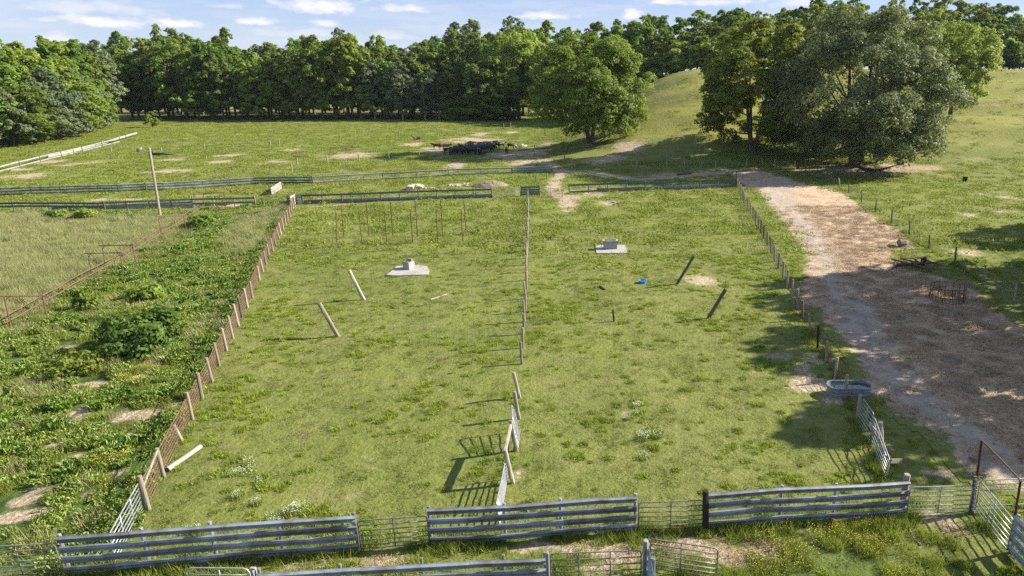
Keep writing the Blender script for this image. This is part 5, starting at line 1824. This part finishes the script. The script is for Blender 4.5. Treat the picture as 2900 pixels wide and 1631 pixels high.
def trunk(name, seed, C, lr, Ht, base, r0, mat, forks=1, nb=12):
    rg = random.Random(seed)
    mb = MB()
    order = sorted(range(len(C)), key=lambda i: C[i][2])
    hubs = []
    for f in range(forks):
        a = 2 * math.pi * f / forks + rg.uniform(0, 1)
        sp = (.11 * Ht if forks > 1 else .02 * Ht)
        pts_ = []
        rs = []
        n = 7
        for i in range(n):
            tt = i / (n - 1)
            z = -.3 + tt * Ht * .86
            off = sp * tt ** .8
            pts_.append((math.cos(a) * off + rg.uniform(-.012, .012) * Ht * tt + (math.cos(a) * r0 * .5 if forks > 1 else 0), math.sin(a) * off + rg.uniform(-.012, .012) * Ht * tt + (math.sin(a) * r0 * .5 if forks > 1 else 0), z))
            rs.append(r0 * (1.25 if i == 0 else 1.0 - .9 * tt) / (1 if forks == 1 else 1.45))
        mb.tube(pts_, rs, 8)
        hubs.append((pts_, rs))
    pick = order[::max(1, len(order) // nb)]
    for i in pick:
        c = Vector(C[i])
        pts_, rs = min(hubs, key=lambda h: (Vector(h[0][3]) - c).length)
        z = max(base * .6, c.z * .55)
        j = min(range(len(pts_)), key=lambda q: abs(pts_[q][2] - z))
        s = Vector(pts_[j])
        m_ = s.lerp(c, .5) + Vector((0, 0, -.04 * Ht * rg.uniform(0, 1)))
        mb.tube([s, m_, c], [rs[j] * .5 + .02, rs[j] * .28 + .02, .03], 5)
    me = bpy.data.meshes.new(name)
    me.from_pydata(mb.v, [], mb.f)
    me.materials.append(mat)
    return me


M['leaf_mid'] = crown_mat('leaves_mid_green', (0.095, 0.160, 0.018), (0.265, 0.355, 0.042), .5)
M['leaf_dark'] = crown_mat('leaves_dark_green', (0.072, 0.125, 0.020), (0.205, 0.280, 0.048), .45)
M['leaf_light'] = crown_mat('leaves_light_green', (0.130, 0.205, 0.022), (0.310, 0.400, 0.050), .5)
M['leaf_bright'] = crown_mat('leaves_bright_green', (0.120, 0.200, 0.018), (0.240, 0.340, 0.040), .42)
M['leaf_grey'] = crown_mat('leaves_grey_green', (0.080, 0.110, 0.050), (0.200, 0.240, 0.120), .35)
M['leaf_oak'] = crown_mat('leaves_olive_brown', (0.062, 0.074, 0.024), (0.275, 0.285, 0.125), .4)

M['leaf_shrub'] = crown_mat('shrub_leaves', (0.040, 0.110, 0.014), (0.120, 0.240, 0.030), .35)

PROTO = {}


def proto(key, seed, Wd, Ht, base, nl, nleaf, leaf, mat, prof, r0, forks=1, bark='bark', **kw):
    cm, C, lr = crown('crown', seed, Wd, Ht, base, nl, nleaf, leaf, M[mat], prof, **kw)
    tm = trunk('trunk', seed, C, lr, Ht, base, r0, M[bark], forks)
    PROTO[key] = (cm, tm, Wd, Ht)


# woodland trees: height 28 m, several habits; mesh data shared between the trees of one habit
proto('mid_a', 1, 15, 28, 2.5, 38, 12000, .60, 'leaf_mid', 'oval', .38, lobe=(.20, .36))
proto('mid_b', 2, 12.5, 28, 2, 36, 11500, .58, 'leaf_mid', 'tall', .34, lobe=(.22, .38))
proto('dark_a', 3, 14, 28, 2.5, 38, 12000, .56, 'leaf_dark', 'oval', .36, lobe=(.20, .36))
proto('dark_b', 4, 11, 28, 1.8, 34, 10500, .54, 'leaf_dark', 'tall', .32, lobe=(.22, .38))
proto('light_a', 5, 16, 28, 2, 42, 12500, .58, 'leaf_light', 'broad', .36, lobe=(.18, .32))
proto('light_b', 6, 13, 28, 2, 36, 11500, .58, 'leaf_light', 'oval', .34, lobe=(.20, .36))
proto('grey_a', 7, 14, 28, 2.5, 38, 12000, .50, 'leaf_grey', 'oval', .36, bark='barkpale', lobe=(.20, .34))
proto('tall_c', 8, 9.5, 28, 5, 30, 8500, .56, 'leaf_mid', 'tall', .30, bark='barkpale', lobe=(.26, .46))
proto('mid_c', 41, 17, 28, 2, 46, 14000, .50, 'leaf_mid', 'broad', .40, lobe=(.15, .27), sub=10)
proto('light_c', 42, 14.5, 28, 3, 40, 13000, .48, 'leaf_light', 'oval', .38, lobe=(.17, .30), sub=10)
proto('dark_c', 43, 16, 28, 2, 44, 14000, .48, 'leaf_dark', 'broad', .40, lobe=(.15, .28), sub=10)
proto('bush_a', 9, 17, 22, .3, 48, 14000, .55, 'leaf_mid', 'oval', .3, lobe=(.18, .32))
proto('bush_b', 10, 16, 22, .2, 48, 14000, .52, 'leaf_grey', 'broad', .3, lobe=(.18, .32))
proto('bush_c', 11, 14, 18, .2, 40, 11000, .50, 'leaf_bright', 'cone', .25, lobe=(.2, .34))
proto('bright_s', 12, 5, 7, .4, 18, 2400, .36, 'leaf_bright', 'broad', .14)
proto('low', 13, 9, 6, .1, 20, 3600, .5, 'leaf_mid', 'broad', .14)
# the single trees of the pasture
proto('oak', 21, 35, 29, .8, 165, 150000, .33, 'leaf_oak', 'oval', .95, lobe=(.12, .21), sub=12, forks=3)
proto('maple', 22, 22, 28, .5, 96, 80000, .37, 'leaf_light', 'oval', .55, lobe=(.15, .27), forks=3, sub=10)
proto('lone', 23, 27, 24, .8, 104, 90000, .37, 'leaf_mid', 'oval', .6, lobe=(.16, .28), forks=4, sub=10)
proto('edge', 24, 24, 26, 2.0, 64, 40000, .46, 'leaf_light', 'oval', .55, lobe=(.17, .3), sub=10)
proto('shade', 25, 19, 22, 4.0, 42, 16000, .58, 'leaf_mid', 'broad', .5, lobe=(.18, .32), forks=2, sub=9)


def tree(key, x, y, Ht, label, group=None, wide=1.0, rz=None, name='tree', z=None):
    cm, tm, W0, H0 = PROTO[key]
    root = empty(name, (x, y, (ht(x, y) if z is None else z)), label, 'tree', group)
    s = Ht / H0
    for nm, me in (('trunk', tm), ('crown', cm)):
        o = link(nm, me, root)
        o.scale = (s * wide, s * wide, s)
        o.rotation_euler = (0, 0, rnd.uniform(0, 6.28) if rz is None else rz)
    return root


def tree_px(key, bx, by, topy, label, group=None, wpx=None, rz=None, name='tree', D=None):
    p = G(bx, by)
    if D:
        d = pix_dir(bx, by); t = D / d.y
        p = Vector((d.x * t, D, 0)); p.z = ht(p.x, p.y)
    dep = p.y * math.cos(PITCH) + (CAMZ - p.z) * math.sin(PITCH)
    dt = pix_dir(bx, topy)
    Ht = CAMZ + dt.z * (p.y / dt.y) - p.z
    W0, H0 = PROTO[key][2:]
    wide = 1.0
    if wpx:
        wide = (wpx / F * dep) / (W0 * Ht / H0)
    return tree(key, p.x, p.y, Ht, label, group, wide, rz, name)


tree_px('oak', 2425, 470, 22, 'huge dark olive spreading tree beside the track', wpx=540, rz=.4, name='oak_tree')
tree_px('maple', 2130, 428, 55, 'tall leafy green tree left of the huge olive tree', wpx=365, rz=1.1, name='maple_tree')
tree_px('lone', 1672, 404, 98, 'many-trunked spreading green tree between the cattle and the hill', wpx=350, rz=2.0, name='shade_tree')
tree_px('edge', 2690, 330, 62, 'light green tree rising behind the right side of the olive tree', wpx=240, rz=.2, name='shade_tree')
tree_px('edge', 1470, 336, 88, 'broad yellow-green tree at the corner of the wood behind the many-trunked tree', wpx=235, rz=3.0, name='shade_tree')
tree_px('bright_s', 433, 361, 315, 'small bright green tree alone before the wood', wpx=46, name='small_tree')
tree_px('bush_c', 283, 362, 232, 'bright green cone-shaped tree at the mouth of the left glade', wpx=105)

TOPX = [-250, 0, 60, 200, 250, 330, 400, 500, 560, 640, 700, 800, 880, 1000, 1060, 1150, 1190, 1250, 1310, 1400, 1500, 1600, 1700, 1750, 1830, 1900, 1990, 2100, 2200, 2300, 2450, 2550, 2620, 2700, 2800, 2900, 3100]
TOPY = [95, 98, 112, 105, 125, 100, 100, 92, 112, 88, 120, 124, 92, 86, 100, 128, 106, 80, 64, 72, 58, 66, 66, 62, 34, 58, 40, 12, 26, -6, 2, 34, -10, 6, 26, 48, 40]


def topy(x):
    return float(np.interp(x, TOPX, TOPY))


def wood_tree(px, D, frac, key, label, group, jit=1.0):
    d = pix_dir(px, 214); t = D / d.y
    x = d.x * t; z = ht(x, D)
    full = CAMZ + (214 - topy(px)) / F * (D / math.cos(PITCH) * .955) - z
    Ht = max(6, full * frac * rnd.uniform(.86, 1.02))
    return tree(key, x, D, Ht, label, group, wide=jit * rnd.uniform(.98, 1.3) * (28 / Ht) ** .35 if PROTO[key][3] > 20 else jit)


ORD = ['first', 'second', 'third', 'fourth', 'fifth', 'sixth', 'seventh', 'eighth', 'ninth', 'tenth', 'eleventh', 'twelfth', 'thirteenth', 'fourteenth', 'fifteenth', 'sixteenth', 'seventeenth', 'eighteenth',
       'nineteenth', 'twentieth', 'twenty-first', 'twenty-second', 'twenty-third', 'twenty-fourth', 'twenty-fifth', 'twenty-sixth', 'twenty-seventh', 'twenty-eighth', 'twenty-ninth', 'thirtieth',
       'thirty-first', 'thirty-second', 'thirty-third', 'thirty-fourth', 'thirty-fifth', 'thirty-sixth', 'thirty-seventh', 'thirty-eighth', 'thirty-ninth', 'fortieth']
LOOK = {'mid': 'mid green', 'dark': 'dark green', 'light': 'light green', 'grey': 'grey-green', 'tall': 'slender', 'bush': 'bushy', 'low': 'low'}
# front row of the wood across the far pasture
front = [(352, 'mid_a', .86), (392, 'dark_c', .8), (430, 'dark_b', .92), (470, 'dark_a', .86), (508, 'mid_c', .93), (545, 'light_b', .74), (580, 'mid_b', .9), (615, 'dark_c', .8), (650, 'mid_c', .92), (688, 'light_b', .72),
         (720, 'light_a', .78), (755, 'dark_a', .84), (790, 'dark_b', .9), (826, 'mid_c', .92), (862, 'light_c', .93), (900, 'mid_a', .98), (938, 'mid_c', .9), (972, 'mid_a', .95), (1010, 'light_b', .9), (1050, 'grey_a', .78),
         (1090, 'mid_b', .74), (1130, 'grey_a', .80), (1165, 'dark_b', .88), (1195, 'grey_a', .64), (1235, 'grey_a', .62), (1275, 'dark_a', .55), (1312, 'dark_a', .62), (1350, 'dark_a', .58), (1395, 'mid_a', .66), (1430, 'dark_a', .6)]
for i, (px_, key, fr) in enumerate(front):
    D = 292 + rnd.uniform(-4, 5) - (px_ > 1180) * 4
    wood_tree(px_, D, fr, key, '%s tree, %s from left in the front row of the wood' % (LOOK[key.split('_')[0]], ORD[i]), 'front row of the wood beyond the far pasture')
keys = ['mid_a', 'mid_b', 'dark_a', 'light_b', 'grey_a', 'tall_c', 'light_a', 'dark_b', 'mid_c', 'light_c', 'mid_c', 'light_c']
for row, (dd, fr, x0, x1, n) in enumerate([(308, .90, 340, 1500, 26), (326, .97, 330, 1560, 26), (350, 1.0, 250, 1640, 26)]):
    for i in range(n):
        px_ = x0 + (x1 - x0) * (i + .5 + rnd.uniform(-.3, .3)) / n
        wood_tree(px_, dd + rnd.uniform(-5, 5), fr * rnd.uniform(.93, 1.03), rnd.choice(keys), ['woodland tree just behind the front row of the far wood', 'woodland tree whose top alone shows deep in the far wood',
                  'rearmost woodland tree breaking the skyline of the far wood'][row], ['second row of the far wood', 'inner trees of the far wood', 'skyline trees of the far wood'][row])
# undergrowth at the dark corner
for i, px_ in enumerate([1290, 1330, 1375, 1420]):
    wood_tree(px_, 285, .26, 'bush_a', 'low dark bush, %s from left at the shaded wood corner' % ORD[i], 'bushes at the shaded wood corner', 1.5)
# the nearer wood at the left edge
left = [(-70, 176, 'bush_a', .62), (-10, 178, 'bush_b', .50), (40, 183, 'bush_a', .60), (84, 190, 'bush_b', .62), (128, 198, 'bush_b', .70), (165, 209, 'bush_a', .66), (205, 224, 'bush_b', .70), (238, 240, 'bush_a', .60)]
for i, (px_, D, key, fr) in enumerate(left):
    wood_tree(px_, D, fr, key, 'bushy tree with leaves to the ground, %s from left along the left wood edge' % ORD[i], 'leafy edge of the left wood', 1.0)
for row, (off, fr) in enumerate([(12, .86), (26, .98), (44, 1.0)]):
    for i in range(9):
        px_ = -110 + 46 * i + rnd.uniform(-12, 12)
        D = float(np.interp(px_, [-70, 0, 100, 165, 240, 330], [176, 178, 194, 209, 240, 268])) + off + rnd.uniform(-3, 3)
        wood_tree(px_, D, fr * rnd.uniform(.92, 1.03), rnd.choice(['mid_a', 'light_b', 'mid_b', 'grey_a', 'light_a']), ['tree half hidden behind the leafy left wood edge', 'tall tree standing inside the left wood', 'tree on the skyline of the left wood'][row],
                  ['second rank of the left wood', 'inner trees of the left wood', 'skyline trees of the left wood'][row])
# trees from the wood corner up behind the hill
for row, (dd, fr, x0, x1, n) in enumerate([(262, .80, 1800, 2960, 22), (276, .92, 1700, 2990, 24), (292, 1.0, 1560, 3010, 26)]):
    for i in range(n):
        px_ = x0 + (x1 - x0) * (i + .5 + rnd.uniform(-.3, .3)) / n
        D = dd + rnd.uniform(-4, 4) + (6 if px_ < 1840 else 0)
        key = rnd.choice(['mid_b', 'mid_a', 'dark_c', 'dark_b', 'light_b', 'mid_c', 'light_c', 'mid_c'] + (['tall_c'] if row else []))
        lab = '%s tree, %s from left in the front row behind the hill crest' % (LOOK[key.split('_')[0]], ORD[i]) if row == 0 else ['', 'tree in the second row behind the hill crest', 'skyline tree deep in the wood behind the hill'][row]
        wood_tree(px_, D, fr * rnd.uniform(.9, 1.05), key, lab, ['front row of the wood on the hill', 'second row of the wood on the hill', 'skyline trees of the hill wood'][row], 1.1)
for i, (px_, D) in enumerate([(1585, 288), (1640, 284), (1700, 280), (1760, 276), (1815, 268)]):
    wood_tree(px_, D, .86, ['dark_a', 'mid_b', 'dark_b', 'mid_a', 'dark_a'][i], 'dark tree, %s from left down the shaded left side of the hill' % ORD[i], 'trees down the shaded side of the hill', 1.2)
for i, (px_, D, h) in enumerate([(1850 + 52 * k, 252 + (k * 7) % 5, 5 + (k * 5) % 3) for k in range(22)] + [(1876 + 40 * k, 258 + (k * 7) % 5, 10 + (k * 5) % 4) for k in range(24)]):
    d = pix_dir(px_, 214); x = d.x * D / d.y
    tree('low', x, D, h, 'low bush at the wood foot along the hill crest', 'bushes at the wood foot on the hill', 1.3, name='bush')

# trees standing beside the track outside the view, whose shade falls across it
for i, (x, y, h, w, lab) in enumerate([(39.5, 38, 18.5, .95, 'tree beside the steel fences shading the lower track'), (41, 48.5, 19.5, 1.0, 'tree beside the track shading the stock tank'), (48.5, 60.5, 22.5, 1.0, 'tree beside the track shading the bale feeder'),
                                       (71, 80, 20, 1.0, 'tree in the right pasture shading the wire fence'), (36, 22, 15, .85, 'tree by the shed shading the gates')]):
    tree('shade', x, y, h, lab, None, w, name='shade_tree')

# leafy shrub mound in the weeds
def shrub(c, Wd, Hh, n, mat, label, seed, leaf=.22, group=None):
    me, C, lr = crown('foliage', seed, Wd, Hh, .05, 22, n, leaf, M[mat], 'broad', lobe=(.28, .45), sub=8)
    root = empty('shrub', c, label, 'shrub', group)
    link('foliage', me, root)
    tm = trunk('stems', seed, C, lr, Hh, .1, .06, M['bark'], 3, 8)
    link('stems', tm, root)
    return root


shrub(g(C1, 1420, 660), 6.6, 1.5, 9000, 'leaf_shrub', 'largest low leafy green shrub mound in the weeds', 31)
shrub(g(C1, 880, 290), 1.9, 1.6, 1100, 'leaf_light', 'upright sapling shrub beside the two-rail pipe fence', 32, .18)
shrub(g(C1, 1480, 180), 3.2, 1.0, 1600, 'leaf_mid', 'low round shrub behind the largest mound', 33, .18)
shrub(g(C1, 820, 900), 3.4, .9, 1800, 'leaf_mid', 'spreading shrub before the largest mound', 34, .18)
shrub(g(B1, 870, 790), 3.0, 1.3, 1200, 'leaf_mid', 'dark shrub in the tall grass before the long board fence', 35, .25)
shrub(g(B1, 2060, 870), 3.0, 1.6, 1500, 'leaf_mid', 'dark shrub in the weeds right of the pipe frames', 36, .22)
shrub(g(B1, 590, 780), 3.0, .9, 900, 'leaf_mid', 'low dark shrub at the far edge of the tall grass', 37, .25)


# ------------------------------------------------------------------ labels of look-alikes: order as one meets them from left to right
def px_of(o):
    p = o.location
    dep = p.y * math.cos(PITCH) + (CAMZ - p.z) * math.sin(PITCH)
    return p.x / max(dep, 1)


def relabel():
    by = {}
    for o in scene.objects:
        if o.parent is None and o.get('category') and o.get('group'):
            by.setdefault(o['label'], []).append(o)
    for lab, os_ in by.items():
        if len(os_) < 2:
            continue
        os_.sort(key=px_of)
        base = lab.replace('one of the ', '')
        for o, nth in zip(os_, ORD + ['forty-first', 'forty-second', 'forty-third', 'forty-fourth', 'forty-fifth', 'forty-sixth', 'forty-seventh', 'forty-eighth']):
            w = nth + ' from left, ' + base
            o['label'] = w


relabel()

# ------------------------------------------------------------------ thin summer haze
hz = MB()
hz.box((0, 1900, 24.5), (5600, 4900, 62))
hm = bpy.data.materials.new('haze')
hm.use_nodes = True
ht_ = hm.node_tree
for nd in list(ht_.nodes):
    ht_.nodes.remove(nd)
ho = ht_.nodes.new('ShaderNodeOutputMaterial')
hv = ht_.nodes.new('ShaderNodeVolumePrincipled')
hv.inputs['Color'].default_value = (0.80, 0.88, 1.0, 1)
hv.inputs['Density'].default_value = 0.00004
hv.inputs['Anisotropy'].default_value = 0.3
ht_.links.new(hv.outputs[0], ho.inputs['Volume'])
tag(hz.build('haze', hm), 'thin bluish summer haze over the fields and wood', None, None, 'stuff')
